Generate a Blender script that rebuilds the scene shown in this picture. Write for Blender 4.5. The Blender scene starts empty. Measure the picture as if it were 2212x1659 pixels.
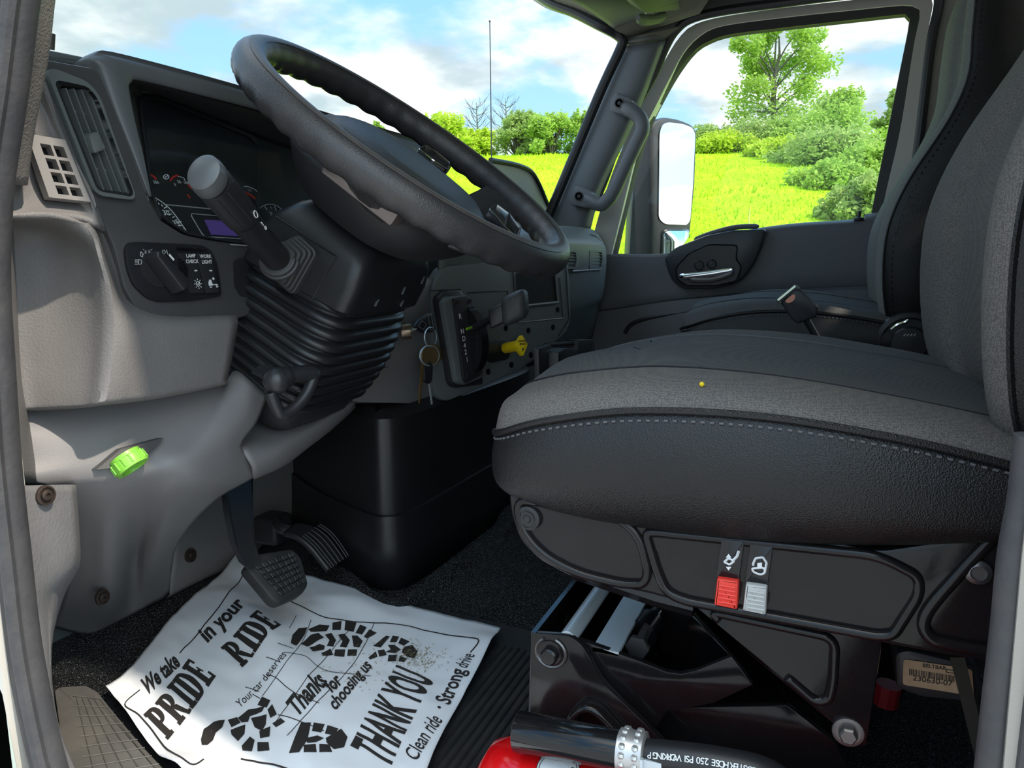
import bpy, bmesh, math, random
from mathutils import Vector, Matrix, noise
random.seed(7)
sc = bpy.context.scene
sc.cycles.max_bounces = 5; sc.cycles.diffuse_bounces = 3; sc.cycles.glossy_bounces = 3; sc.cycles.transmission_bounces = 3; sc.cycles.transparent_max_bounces = 12; sc.cycles.caustics_reflective = False; sc.cycles.caustics_refractive = False
COL = sc.collection
V = Vector
# ------------------------------------------------------------------ camera
# x: across the cab towards the passenger side, y: towards the windscreen, z: up (cab floor = 0)
FPX = 1660.0
CAM = V((0, 0, .55))
PIT = math.atan(280 / FPX)
YAW = math.atan(694 * math.cos(PIT) / FPX)
cp, sp, ca, sa = math.cos(PIT), math.sin(PIT), math.cos(YAW), math.sin(YAW)
FW = V((cp * ca, cp * sa, -sp)); RT = V((sa, -ca, 0)); UP = V((sp * ca, sp * sa, cp))
cd = bpy.data.cameras.new('camera'); cam = bpy.data.objects.new('camera', cd); COL.objects.link(cam)
cd.sensor_width = 36; cd.lens = 36 * FPX / 2212; cd.clip_start = .01; cd.clip_end = 500
m3 = Matrix((RT, UP, -FW)).transposed()
cam.matrix_world = Matrix.Translation(CAM) @ m3.to_4x4()
sc.camera = cam
vs = sc.view_settings
vs.view_transform = 'Standard'; vs.look = 'None'; vs.gamma = 1; vs.exposure = .3; vs.use_curve_mapping = False

def ray(px, py): return FW + RT * ((px - 1106) / FPX) + UP * ((829.5 - py) / FPX)
def X(px, py, x): d = ray(px, py); return CAM + d * (x / d.x)
def Y(px, py, y): d = ray(px, py); return CAM + d * (y / d.y)
def Z(px, py, z): d = ray(px, py); return CAM + d * ((z - CAM.z) / d.z)
def PP(px, py, p0, n): d = ray(px, py); return CAM + d * ((V(p0) - CAM).dot(n) / d.dot(n))
def XP(x): return lambda a, b: X(a, b, x)
def YP(y): return lambda a, b: Y(a, b, y)
def ZP(z): return lambda a, b: Z(a, b, z)
def PL(p0, n): n = V(n).normalized(); p0 = V(p0); return lambda a, b: PP(a, b, p0, n)
def P3(a, b, c): return PL(a, (b - a).cross(c - a))
def on(f, pts): return [f(*p) for p in pts]

# ------------------------------------------------------------------ materials
MATS = {}
def srgb(r, g, b):
    f = lambda c: (c / 255 / 12.92) if c / 255 <= .04045 else ((c / 255 + .055) / 1.055) ** 2.4
    return (f(r), f(g), f(b), 1)
def mat(name, col, rough=.5, metal=0, bump=None, var=None, spec=.5, coat=0, emit=None, speck=None):
    """bump=(kind, scale, strength, distance); var=(scale, amount, colour2); speck=(scale, colour, threshold)"""
    m = bpy.data.materials.new(name); m.use_nodes = True
    nt = m.node_tree; N = nt.nodes; L = nt.links
    b = N['Principled BSDF']
    b.inputs['Base Color'].default_value = col
    b.inputs['Roughness'].default_value = rough
    b.inputs['Metallic'].default_value = metal
    b.inputs['Specular IOR Level'].default_value = spec
    b.inputs['Coat Weight'].default_value = coat
    b.inputs['Coat Roughness'].default_value = .08
    if emit: b.inputs['Emission Color'].default_value = emit[0]; b.inputs['Emission Strength'].default_value = emit[1]
    tc = N.new('ShaderNodeTexCoord'); oc = tc.outputs['Object']
    csock = None
    if var:
        n = N.new('ShaderNodeTexNoise'); n.inputs['Scale'].default_value = var[0]; n.inputs['Detail'].default_value = 6; n.inputs['Roughness'].default_value = .65
        L.new(oc, n.inputs['Vector'])
        r = N.new('ShaderNodeMapRange'); r.inputs['From Min'].default_value = .42; r.inputs['From Max'].default_value = .68; L.new(n.outputs['Fac'], r.inputs['Value'])
        mm = N.new('ShaderNodeMath'); mm.operation = 'MULTIPLY'; mm.inputs[1].default_value = var[1]; L.new(r.outputs[0], mm.inputs[0])
        mx = N.new('ShaderNodeMix'); mx.data_type = 'RGBA'; mx.inputs['A'].default_value = col; mx.inputs['B'].default_value = var[2]
        L.new(mm.outputs[0], mx.inputs['Factor']); csock = mx.outputs['Result']
    if speck:
        n = N.new('ShaderNodeTexNoise'); n.inputs['Scale'].default_value = speck[0]; n.inputs['Detail'].default_value = 3; L.new(oc, n.inputs['Vector'])
        r = N.new('ShaderNodeMapRange'); r.inputs['From Min'].default_value = speck[2]; r.inputs['From Max'].default_value = speck[2] + .06; L.new(n.outputs['Fac'], r.inputs['Value'])
        mx = N.new('ShaderNodeMix'); mx.data_type = 'RGBA'; mx.inputs['A'].default_value = col; mx.inputs['B'].default_value = speck[1]
        if csock: L.new(csock, mx.inputs['A'])
        L.new(r.outputs[0], mx.inputs['Factor']); csock = mx.outputs['Result']
    if csock: L.new(csock, b.inputs['Base Color'])
    if bump:
        kind, s, st, dist = bump
        if kind == 'grain':
            t = N.new('ShaderNodeTexVoronoi'); t.inputs['Scale'].default_value = s; out = t.outputs['Distance']
            nz = N.new('ShaderNodeTexNoise'); nz.inputs['Scale'].default_value = s * .6
            L.new(oc, nz.inputs['Vector'])
            ad = N.new('ShaderNodeVectorMath'); ad.operation = 'MULTIPLY_ADD'
            ad.inputs[1].default_value = (1.2 / s,) * 3
            L.new(nz.outputs['Color'], ad.inputs[0]); L.new(oc, ad.inputs[2]); L.new(ad.outputs[0], t.inputs['Vector'])
        elif kind == 'noise':
            t = N.new('ShaderNodeTexNoise'); t.inputs['Scale'].default_value = s; t.inputs['Detail'].default_value = 3; L.new(oc, t.inputs['Vector']); out = t.outputs['Fac']
        elif kind == 'weave':
            t = N.new('ShaderNodeTexVoronoi'); t.inputs['Scale'].default_value = s; t.inputs['Randomness'].default_value = .6; L.new(oc, t.inputs['Vector'])
            iv = N.new('ShaderNodeMath'); iv.operation = 'SUBTRACT'; iv.inputs[0].default_value = .5; L.new(t.outputs['Distance'], iv.inputs[1]); out = iv.outputs[0]
            # thread colour follows the weave
            mr = N.new('ShaderNodeMapRange'); mr.inputs['From Min'].default_value = -.15; mr.inputs['From Max'].default_value = .4; L.new(out, mr.inputs['Value'])
            mx = N.new('ShaderNodeMix'); mx.data_type = 'RGBA'; mx.blend_type = 'MULTIPLY'; mx.inputs['Factor'].default_value = 1
            g = N.new('ShaderNodeMix'); g.data_type = 'RGBA'; g.inputs['A'].default_value = (.6, .6, .61, 1); g.inputs['B'].default_value = (1.2, 1.19, 1.17, 1); L.new(mr.outputs[0], g.inputs['Factor'])
            if csock: L.new(csock, mx.inputs['A'])
            else: mx.inputs['A'].default_value = col
            L.new(g.outputs['Result'], mx.inputs['B']); L.new(mx.outputs['Result'], b.inputs['Base Color'])
        bp = N.new('ShaderNodeBump'); bp.inputs['Strength'].default_value = st; bp.inputs['Distance'].default_value = dist
        L.new(out, bp.inputs['Height']); L.new(bp.outputs['Normal'], b.inputs['Normal'])
    MATS[name] = m
    return m
def glass(name, tint=(1, 1, 1, 1), refl=.06, fres=.2):
    m = bpy.data.materials.new(name); m.use_nodes = True; nt = m.node_tree; N = nt.nodes; L = nt.links
    N.remove(N['Principled BSDF'])
    t = N.new('ShaderNodeBsdfTransparent'); t.inputs['Color'].default_value = tint
    g = N.new('ShaderNodeBsdfGlossy'); g.inputs['Roughness'].default_value = .02
    f = N.new('ShaderNodeLayerWeight'); f.inputs['Blend'].default_value = .12
    mm = N.new('ShaderNodeMath'); mm.operation = 'MULTIPLY_ADD'; mm.inputs[1].default_value = fres; mm.inputs[2].default_value = refl; mm.use_clamp = True
    L.new(f.outputs['Fresnel'], mm.inputs[0]) if 'Fresnel' in f.outputs else None
    x = N.new('ShaderNodeMixShader'); L.new(mm.outputs[0], x.inputs[0]); L.new(t.outputs[0], x.inputs[1]); L.new(g.outputs[0], x.inputs[2])
    L.new(x.outputs[0], N['Material Output'].inputs['Surface']); MATS[name] = m
    return m

# ------------------------------------------------------------------ mesh helpers
def catmull(p, n=8, closed=False):
    """points through p, n steps a span"""
    out = []; k = len(p)
    rng = range(k if closed else k - 1)
    for i in rng:
        if closed: a, b, c, d = p[(i - 1) % k], p[i], p[(i + 1) % k], p[(i + 2) % k]
        else: a, b, c, d = p[max(i - 1, 0)], p[i], p[i + 1], p[min(i + 2, k - 1)]
        for s in range(n):
            t = s / n
            out.append(.5 * ((2 * b) + (c - a) * t + (2 * a - 5 * b + 4 * c - d) * t * t + (3 * b - a - 3 * c + d) * t ** 3))
    if not closed: out.append(p[-1].copy() if hasattr(p[-1], 'copy') else p[-1])
    return out
def rpoly(pts, r, n=5):
    """round the corners of a closed polygon; r: radius or list"""
    out = []; k = len(pts)
    for i in range(k):
        a, b, c = V(pts[i - 1]), V(pts[i]), V(pts[(i + 1) % k])
        rr = r[i] if isinstance(r, (list, tuple)) else r
        e1, e2 = a - b, c - b
        d = min(rr, e1.length * .48, e2.length * .48)
        if d < 1e-6: out.append(b); continue
        p, q = b + e1.normalized() * d, b + e2.normalized() * d
        for s in range(n + 1):
            t = s / n; out.append(p * (1 - t) ** 2 + b * 2 * t * (1 - t) + q * t * t)
    return out
def resample(pts, n, closed=True):
    P = list(pts) + ([pts[0]] if closed else [])
    L = [0]
    for a, b in zip(P, P[1:]): L.append(L[-1] + (b - a).length)
    out = []; j = 0
    for i in range(n):
        t = L[-1] * i / (n if closed else n - 1)
        while j < len(L) - 2 and L[j + 1] < t: j += 1
        s = (t - L[j]) / max(L[j + 1] - L[j], 1e-9)
        out.append(P[j].lerp(P[j + 1], min(max(s, 0), 1)))
    return out
def face(bm, vs):
    try: return bm.faces.new(vs)
    except ValueError: return None
def prism(bm, pts, vec):
    vec = V(vec)
    a = [bm.verts.new(p) for p in pts]; b = [bm.verts.new(V(p) + vec) for p in pts]
    face(bm, a); face(bm, b[::-1])
    for i in range(len(a)):
        j = (i + 1) % len(a); face(bm, [a[i], b[i], b[j], a[j]])
def inset_prism(bm, pts, vec, bev):
    """prism whose front rim (at pts) is bevelled by bev towards the centre line"""
    vec = V(vec); k = len(pts)
    nrm = vec.normalized()
    ins = []
    area = sum((pts[i] - pts[0]).cross(pts[(i + 1) % k] - pts[0]).dot(nrm) for i in range(k))
    sg = 1 if area > 0 else -1
    for i in range(k):
        e1 = (pts[i] - pts[i - 1]).normalized(); e2 = (pts[(i + 1) % k] - pts[i]).normalized()
        d = nrm.cross(e1) + nrm.cross(e2)
        if d.length < 1e-6: d = nrm.cross(e2)
        ins.append(pts[i] + d.normalized() * bev * sg)
    r0 = [bm.verts.new(p) for p in ins]
    r1 = [bm.verts.new(p.lerp(q, .72) + nrm * bev * .3) for p, q in zip(ins, pts)]
    r2 = [bm.verts.new(p + nrm * bev) for p in pts]
    r3 = [bm.verts.new(p + vec) for p in pts]
    face(bm, r0)
    for A, B in ((r0, r1), (r1, r2), (r2, r3)):
        for i in range(k):
            j = (i + 1) % k; face(bm, [A[i], B[i], B[j], A[j]])
    face(bm, r3[::-1])
def frame(bm, outer, inner, vec, n=64, lift=0, vec_in=None):
    """ring plate between two outlines, thickness vec"""
    vec = V(vec); vi = V(vec_in) if vec_in is not None else vec
    o = resample(outer, n); i0 = resample(inner, n)
    best = min(range(n), key=lambda s: sum((o[q] - i0[(q + s) % n]).length for q in range(0, n, 4)))
    i0 = i0[best:] + i0[:best]
    R = [[bm.verts.new(p) for p in o], [bm.verts.new(p) for p in i0], [bm.verts.new(p + vi) for p in i0], [bm.verts.new(p + vec) for p in o]]
    for a in range(4):
        A, B = R[a], R[(a + 1) % 4]
        for i in range(n):
            j = (i + 1) % n; face(bm, [A[i], B[i], B[j], A[j]])
def tube(bm, pts, r, seg=10, closed=False, caps=True, flat=None):
    """flat=(fx,fy,upvec): elliptical section"""
    k = len(pts); rings = []
    up = V((0, 0, 1)); prev = None
    for i, p in enumerate(pts):
        a = pts[(i - 1) % k] if closed or i > 0 else p
        b = pts[(i + 1) % k] if closed or i < k - 1 else p
        t = (b - a)
        t = t.normalized() if t.length > 1e-9 else (prev[2] if prev else up)
        if flat: s = t.cross(V(flat[2])).normalized()
        elif prev is None:
            s = t.cross(up)
            if s.length < .05: s = t.cross(V((1, 0, 0)))
            s.normalize()
        else:
            s = (prev[0] - t * prev[0].dot(t)).normalized()
        u = s.cross(t).normalized()
        prev = (s, u, t)
        rr = r[i] if isinstance(r, (list, tuple)) else r
        fx, fy = (flat[0], flat[1]) if flat else (1, 1)
        rings.append([bm.verts.new(p + s * (rr * fx * math.cos(2 * math.pi * q / seg)) + u * (rr * fy * math.sin(2 * math.pi * q / seg))) for q in range(seg)])
    for i in range(k if closed else k - 1):
        A, B = rings[i], rings[(i + 1) % k]
        for q in range(seg):
            w = (q + 1) % seg; face(bm, [A[q], A[w], B[w], B[q]])
    if caps and not closed: face(bm, rings[0][::-1]); face(bm, rings[-1])
def loft(bm, rings, caps=True, closed=True):
    R = [[bm.verts.new(p) for p in r] for r in rings]; n = len(R[0])
    for A, B in zip(R, R[1:]):
        for i in range(n if closed else n - 1):
            j = (i + 1) % n; face(bm, [A[i], A[j], B[j], B[i]])
    if caps: face(bm, R[0][::-1]); face(bm, R[-1])
def grid(rows, nu=4, nv=4, closed_row=False):
    """dense grid through control rows"""
    d = [catmull(r, nu, closed_row) for r in rows]
    cols = [catmull([r[j] for r in d], nv) for j in range(len(d[0]))]
    return [[c[i] for c in cols] for i in range(len(cols[0]))]
def skin(bm, g, j0=0, j1=None, closed=False):
    j1 = len(g[0]) if j1 is None else j1
    loft(bm, [r[j0:j1] for r in g], caps=False, closed=closed)
def box(bm, c, size, rot=None, bev=0):
    c = V(c); h = V(size) * .5; q = rot.to_3x3() if rot is not None else Matrix.Identity(3)
    vv = [bm.verts.new(c + q @ V((sx * h.x, sy * h.y, sz * h.z))) for sx in (-1, 1) for sy in (-1, 1) for sz in (-1, 1)]
    fs = [face(bm, [vv[i] for i in f]) for f in ((0, 1, 3, 2), (4, 6, 7, 5), (0, 4, 5, 1), (2, 3, 7, 6), (0, 2, 6, 4), (1, 5, 7, 3))]
    if bev: bmesh.ops.bevel(bm, geom=list({e for f in fs for e in f.edges}), offset=bev, segments=3, affect='EDGES', profile=.5)
def axes(t, up=V((0, 0, 1))):
    t = t.normalized(); s = t.cross(up)
    if s.length < .02: s = t.cross(V((1, 0, 0)))
    s.normalize(); return s, s.cross(t).normalized(), t
def lathe(bm, prof, o, axis, seg=24, cap=True):
    s, u, t = axes(V(axis)); o = V(o)
    rings = [[o + t * h + (s * math.cos(2 * math.pi * q / seg) + u * math.sin(2 * math.pi * q / seg)) * max(r, 1e-5) for q in range(seg)] for r, h in prof]
    loft(bm, rings, caps=cap)
def ball(bm, c, r, seg=16, sc3=(1, 1, 1), rot=None):
    q = rot.to_3x3() if rot is not None else Matrix.Identity(3)
    ret = bmesh.ops.create_uvsphere(bm, u_segments=seg, v_segments=seg // 2, radius=1)
    for v in ret['verts']: v.co = V(c) + q @ V((v.co.x * r * sc3[0], v.co.y * r * sc3[1], v.co.z * r * sc3[2]))
def BM(): return bmesh.new()

ORG = {}
def thing(name, label, cat, loc=(0, 0, 0), group=None, kind=None):
    o = bpy.data.objects.new(name, None); COL.objects.link(o); o.location = loc; o.empty_display_size = .05
    ORG[o.name] = V(loc); o['label'] = label; o['category'] = cat
    if group: o['group'] = group
    if kind: o['kind'] = kind
    return o
def obj(name, bm, m, parent=None, smooth=35, sub=0, solid=0, bevel=0, mats=None, label=None, recalc=True):
    if recalc: bmesh.ops.recalc_face_normals(bm, faces=bm.faces)
    o0 = ORG[parent.name] if parent else None
    if parent is None:
        cs = [v.co for v in bm.verts]
        lo = V((min(c.x for c in cs), min(c.y for c in cs), min(c.z for c in cs))); hi = V((max(c.x for c in cs), max(c.y for c in cs), max(c.z for c in cs)))
        o0 = V(((lo.x + hi.x) / 2, (lo.y + hi.y) / 2, lo.z))
    bmesh.ops.translate(bm, verts=bm.verts, vec=-o0)
    me = bpy.data.meshes.new(name); bm.to_mesh(me); bm.free()
    for mm in (mats or [m]): me.materials.append(mm)
    o = bpy.data.objects.new(name, me); COL.objects.link(o)
    if smooth is not None:
        me.polygons.foreach_set('use_smooth', [True] * len(me.polygons))
        if smooth < 180: me.set_sharp_from_angle(angle=math.radians(smooth))
    if parent: o.parent = parent; ORG[o.name] = o0
    else: o.location = o0; ORG[o.name] = o0
    if solid:
        s = o.modifiers.new('solid', 'SOLIDIFY'); s.thickness = abs(solid); s.offset = -1 if solid > 0 else 1
    if bevel:
        s = o.modifiers.new('bevel', 'BEVEL'); s.width = bevel; s.segments = 3; s.limit_method = 'ANGLE'; s.angle_limit = math.radians(40)
    if sub:
        s = o.modifiers.new('sub', 'SUBSURF'); s.levels = sub; s.render_levels = sub
    if label: o['label'] = label
    return o
def tag(o, label, cat, group=None, kind=None):
    o['label'] = label; o['category'] = cat
    if group: o['group'] = group
    if kind: o['kind'] = kind
    return o
def struct(o, label=None, cat=None):
    o['kind'] = 'structure'
    if label: o['label'] = label
    if cat: o['category'] = cat
    return o
def toward(rows):
    """order rows so that the sheet's normal faces the camera"""
    a, b, c = rows[0][0], rows[0][-1], rows[-1][0]
    n = (b - a).cross(c - a)
    return n.dot(CAM - a) > 0
def sheet(name, rows, m, parent=None, thick=.004, nu=4, nv=4, smooth=50, label=None, recalc=False):
    """smooth panel through control rows (lists of Vectors); thickness goes away from the viewer's side"""
    g = grid(rows, nu, nv); bm = BM(); skin(bm, g)
    bm.normal_update()
    s = sum(1 if f.normal.dot(CAM - f.calc_center_median()) > 0 else -1 for f in bm.faces)
    if s < 0: bmesh.ops.reverse_faces(bm, faces=bm.faces)
    return obj(name, bm, m, parent, smooth, solid=thick, label=label, recalc=False)
def plate(name, pts, m, parent=None, vec=None, thick=.01, bev=0, smooth=35, label=None):
    """flat plate of outline pts, extruded away from the viewer"""
    n = V((0, 0, 0)); k = len(pts)
    for i in range(1, k - 1): n += (pts[i] - pts[0]).cross(pts[i + 1] - pts[0])
    n.normalize()
    if n.dot(CAM - pts[0]) > 0: n = -n
    v = V(vec) if vec is not None else n * thick
    bm = BM()
    if bev: inset_prism(bm, pts, v, bev)
    else: prism(bm, pts, v)
    return obj(name, bm, m, parent, smooth, label=label)
def cut(o, pts, vec):
    """open a hole of outline pts through o (done once, the cutter is thrown away)"""
    bm = BM(); prism(bm, [p - ORG[o.name] for p in pts], vec); bmesh.ops.recalc_face_normals(bm, faces=bm.faces)
    me = bpy.data.meshes.new('cut'); bm.to_mesh(me); bm.free(); c = bpy.data.objects.new('cut', me); COL.objects.link(c); c.location = ORG[o.name]
    par = o.parent; loc = o.location.copy(); o.parent = None; o.location = ORG[o.name]
    md = o.modifiers.new('cut', 'BOOLEAN'); md.operation = 'DIFFERENCE'; md.solver = 'EXACT'; md.object = c
    bpy.context.view_layer.update(); dg = bpy.context.evaluated_depsgraph_get(); nm = bpy.data.meshes.new_from_object(o.evaluated_get(dg))
    o.modifiers.remove(md); old = o.data; o.data = nm; nm.name = old.name; bpy.data.meshes.remove(old); bpy.data.objects.remove(c)
    o.parent = par; o.location = loc
    nm.polygons.foreach_set('use_smooth', [True] * len(nm.polygons)); nm.set_sharp_from_angle(angle=math.radians(30))
def text_bm(bm, s, o, right, up, size, bold=0, shear=0, spacing=1, align='CENTER', depth=0, mi=0, lift=0, maxlen=None):
    """flat lettering laid into bm with its anchor at o; depth>0 raises it"""
    c = bpy.data.curves.new('lettering', 'FONT'); c.body = s; c.size = 1; c.align_x = align; c.align_y = 'CENTER'
    c.offset = bold; c.shear = shear; c.space_character = spacing; c.resolution_u = 4
    t = bpy.data.objects.new('lettering', c); COL.objects.link(t)
    bpy.context.view_layer.update()
    dg = bpy.context.evaluated_depsgraph_get(); me = bpy.data.meshes.new_from_object(t.evaluated_get(dg))
    b2 = BM(); b2.from_mesh(me)
    bpy.data.objects.remove(t); bpy.data.curves.remove(c); bpy.data.meshes.remove(me)
    r, u = V(right).normalized(), V(up).normalized(); n = r.cross(u).normalized()
    vm = {}
    bmesh.ops.triangulate(b2, faces=b2.faces)
    if maxlen:
        for _ in range(4):
            es = [e for e in b2.edges if e.calc_length() > maxlen]
            if not es: break
            bmesh.ops.subdivide_edges(b2, edges=es, cuts=1); bmesh.ops.triangulate(b2, faces=b2.faces)
    for v in b2.verts: vm[v.index] = bm.verts.new(V(o) + r * (v.co.x * size) + u * (v.co.y * size) + n * lift)
    b2.verts.index_update()
    vm = {}
    bm2 = []
    for v in b2.verts: bm2.append(v)
    new = [bm.verts.new(V(o) + r * (v.co.x * size) + u * (v.co.y * size) + n * lift) for v in bm2]
    idx = {v: i for i, v in enumerate(bm2)}
    for f in b2.faces:
        q = face(bm, [new[idx[v]] for v in f.verts])
        if q: q.material_index = mi
    b2.free()
    loose = [v for v in bm.verts if not v.link_faces]
    bmesh.ops.delete(bm, geom=loose, context='VERTS')
def text(name, s, o, right, up, size, m, parent, lift=.0006, **k):
    bm = BM(); text_bm(bm, s, o, right, up, size, lift=lift, **k)
    return obj(name, bm, m, parent, None, recalc=False)

# ------------------------------------------------------------------ palette
G_PLASTIC = mat('grey grained plastic', (.175, .165, .162, 1), .55, bump=('grain', 420, .35, .0008), var=(9, .25, (.26, .24, .225, 1)))
G_FINE = mat('grey fine plastic', (.19, .182, .186, 1), .5, bump=('grain', 900, .2, .0004), var=(6, .2, (.27, .255, .25, 1)))
DK = mat('dark fascia plastic', (.062, .06, .063, 1), .48, bump=('grain', 900, .2, .0004), var=(14, .3, (.09, .086, .084, 1)))
DKG = mat('charcoal panel plastic', (.13, .143, .145, 1), .48, bump=('grain', 800, .15, .0004))
DOORG = mat('charcoal door plastic', (.135, .135, .145, 1), .5, bump=('grain', 700, .15, .0004))
BLK = mat('black plastic', (.022, .022, .025, 1), .4, bump=('grain', 900, .1, .0003))
BLKG = mat('black gloss plastic', (.008, .008, .01, 1), .2)
RUB = mat('black rubber', (.016, .016, .018, 1), .55, bump=('noise', 500, .15, .0005), var=(25, .35, (.05, .048, .045, 1)))
SEAL = mat('weathered rubber seal', (.045, .044, .048, 1), .55, bump=('noise', 160, .4, .0015), var=(30, .5, (.085, .08, .078, 1)))
LEA = mat('black leatherette', (.012, .0115, .012, 1), .33, bump=('grain', 820, .5, .0007), spec=.4, var=(9, .3, (.026, .022, .021, 1)))
WHEEL = mat('steering wheel urethane', (.036, .034, .036, 1), .3, bump=('grain', 900, .45, .0006), var=(12, .4, (.085, .07, .06, 1)))
PEW = mat('pewter satin plastic', (.2, .17, .16, 1), .35, metal=.4)
FAB = mat('dark grey woven fabric', (.17, .158, .15, 1), .85, bump=('weave', 640, .5, .0006), var=(7, .4, (.23, .205, .18, 1)), spec=.2)
FABS = mat('dark grey smooth fabric', (.125, .123, .123, 1), .85, bump=('weave', 900, .3, .0004), var=(6, .4, (.18, .172, .155, 1)), spec=.2)
FABP = mat('grey seat fabric', (.24, .25, .235, 1), .85, bump=('weave', 800, .3, .0004), spec=.2)
STEEL = mat('black enamelled steel', (.010, .0085, .009, 1), .13, spec=.35, coat=0, bump=('noise', 70, .05, .002), var=(18, .3, (.022, .019, .02, 1)))
BOLT = mat('dark bolt steel', (.17, .16, .16, 1), .35, metal=.8)
ZINC = mat('bright zinc steel', (.78, .86, .9, 1), .4, metal=.6)
CHROME = mat('chrome', (.85, .87, .9, 1), .08, metal=1)
RUST = mat('rusty screw steel', (.055, .038, .03, 1), .6, metal=.4, var=(200, .6, (.02, .016, .015, 1)))
WHITE = mat('white print', (.8, .8, .8, 1), .5)
DIMW = mat('dim white print', (.42, .42, .42, 1), .5)
REDP = mat('red print', (.5, .03, .02, 1), .5)
BRASS = mat('brass', (.55, .33, .1, 1), .35, metal=.8)
YEL = mat('yellow plastic', (.85, .6, .01, 1), .4)
GRN = mat('lime green plastic', (.24, .6, .06, 1), .4)
RED = mat('red enamel', (.7, .006, .008, 1), .15, coat=.4)
REDB = mat('red switch plastic', (.85, .05, .03, 1), .4)
WGREY = mat('light grey switch plastic', (.5, .5, .48, 1), .4)
PAPER = mat('white paper', (.9, .92, .96, 1), .45, bump=('noise', 40, .1, .003))
INK = mat('black ink', (.03, .026, .024, 1), .6, speck=(260, (.25, .2, .16, 1), .7))
FLOORM = mat('black floor rubber', (.022, .022, .024, 1), .22, bump=('grain', 420, 1, .006), spec=.7)
FRAMEG = mat('light grey painted metal', (.6, .57, .52, 1), .35)
BEIGE = mat('taupe pillar trim', (.34, .31, .27, 1), .55, bump=('grain', 600, .2, .0005))
HEAD = mat('grey headliner', (.17, .175, .165, 1), .7, bump=('noise', 200, .15, .001))
HEADG = mat('grey green headliner', (.2, .2, .15, 1), .7, bump=('noise', 200, .15, .001), var=(14, .5, (.16, .16, .1, 1)))
GLASS = glass('window glass', (.97, .985, .975, 1), .012, .06)
LENS = glass('instrument lens', (.92, .94, .95, 1), .035)
WSG = glass('windscreen glass', (.97, .99, .98, 1), .008, .02)
MIRROR = mat('mirror silver', (.68, .72, .75, 1), .01, metal=1)
PAINTW = mat('pale green white paint', (.55, .6, .5, 1), .3, coat=.4)
SKYOFF = (0.0, 0.0, 0.0); SUNDIR = (.165, .62, -.76); SKYFILL = 3.2; SKYSTR = 1.2; SUNSTR = 3.6
# ------------------------------------------------------------------ sky, sun
w = bpy.data.worlds.new('sky'); sc.world = w; w.use_nodes = True
nt = w.node_tree; N = nt.nodes; L = nt.links
bg = N['Background']
tc = N.new('ShaderNodeTexCoord')
sx = N.new('ShaderNodeSeparateXYZ'); L.new(tc.outputs['Generated'], sx.inputs[0])
# clouds live on a flat layer: direction / height
zc = N.new('ShaderNodeMath'); zc.operation = 'MAXIMUM'; zc.inputs[1].default_value = .02; L.new(sx.outputs[2], zc.inputs[0])
za = N.new('ShaderNodeMath'); za.operation = 'ADD'; za.inputs[1].default_value = .22; L.new(zc.outputs[0], za.inputs[0])
dv = N.new('ShaderNodeVectorMath'); dv.operation = 'DIVIDE'; L.new(tc.outputs['Generated'], dv.inputs[0])
cb = N.new('ShaderNodeCombineXYZ')
for i in range(3): L.new(za.outputs[0], cb.inputs[i])
L.new(cb.outputs[0], dv.inputs[1])
mp = N.new('ShaderNodeMapping'); mp.inputs['Location'].default_value = SKYOFF; mp.inputs['Scale'].default_value = (1, 1, 1.3); L.new(dv.outputs[0], mp.inputs['Vector'])
n1 = N.new('ShaderNodeTexNoise'); n1.inputs['Scale'].default_value = 1.7; n1.inputs['Detail'].default_value = 9; n1.inputs['Roughness'].default_value = .52; n1.inputs['Distortion'].default_value = .25; L.new(mp.outputs[0], n1.inputs['Vector'])
cov = N.new('ShaderNodeMapRange'); cov.interpolation_type = 'SMOOTHSTEP'; cov.inputs['From Min'].default_value = .43; cov.inputs['From Max'].default_value = .55; L.new(n1.outputs['Fac'], cov.inputs['Value'])
n2 = N.new('ShaderNodeTexNoise'); n2.inputs['Scale'].default_value = 2.6; n2.inputs['Detail'].default_value = 6; n2.inputs['Roughness'].default_value = .5; L.new(mp.outputs[0], n2.inputs['Vector'])
shd = N.new('ShaderNodeMapRange'); shd.interpolation_type = 'SMOOTHSTEP'; shd.inputs['From Min'].default_value = .42; shd.inputs['From Max'].default_value = .62; L.new(n2.outputs['Fac'], shd.inputs['Value'])
cl = N.new('ShaderNodeMix'); cl.data_type = 'RGBA'; cl.inputs['A'].default_value = (.86, .88, .89, 1); cl.inputs['B'].default_value = (.42, .52, .57, 1); L.new(shd.outputs[0], cl.inputs['Factor'])
hz = N.new('ShaderNodeMapRange'); hz.inputs['From Min'].default_value = 0; hz.inputs['From Max'].default_value = .5; L.new(sx.outputs[2], hz.inputs['Value'])
bl = N.new('ShaderNodeMix'); bl.data_type = 'RGBA'; bl.inputs['A'].default_value = (.46, .72, .92, 1); bl.inputs['B'].default_value = (.16, .44, .86, 1); L.new(hz.outputs[0], bl.inputs['Factor'])
sk = N.new('ShaderNodeMix'); sk.data_type = 'RGBA'; L.new(cov.outputs[0], sk.inputs['Factor']); L.new(bl.outputs['Result'], sk.inputs['A']); L.new(cl.outputs['Result'], sk.inputs['B'])
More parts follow.
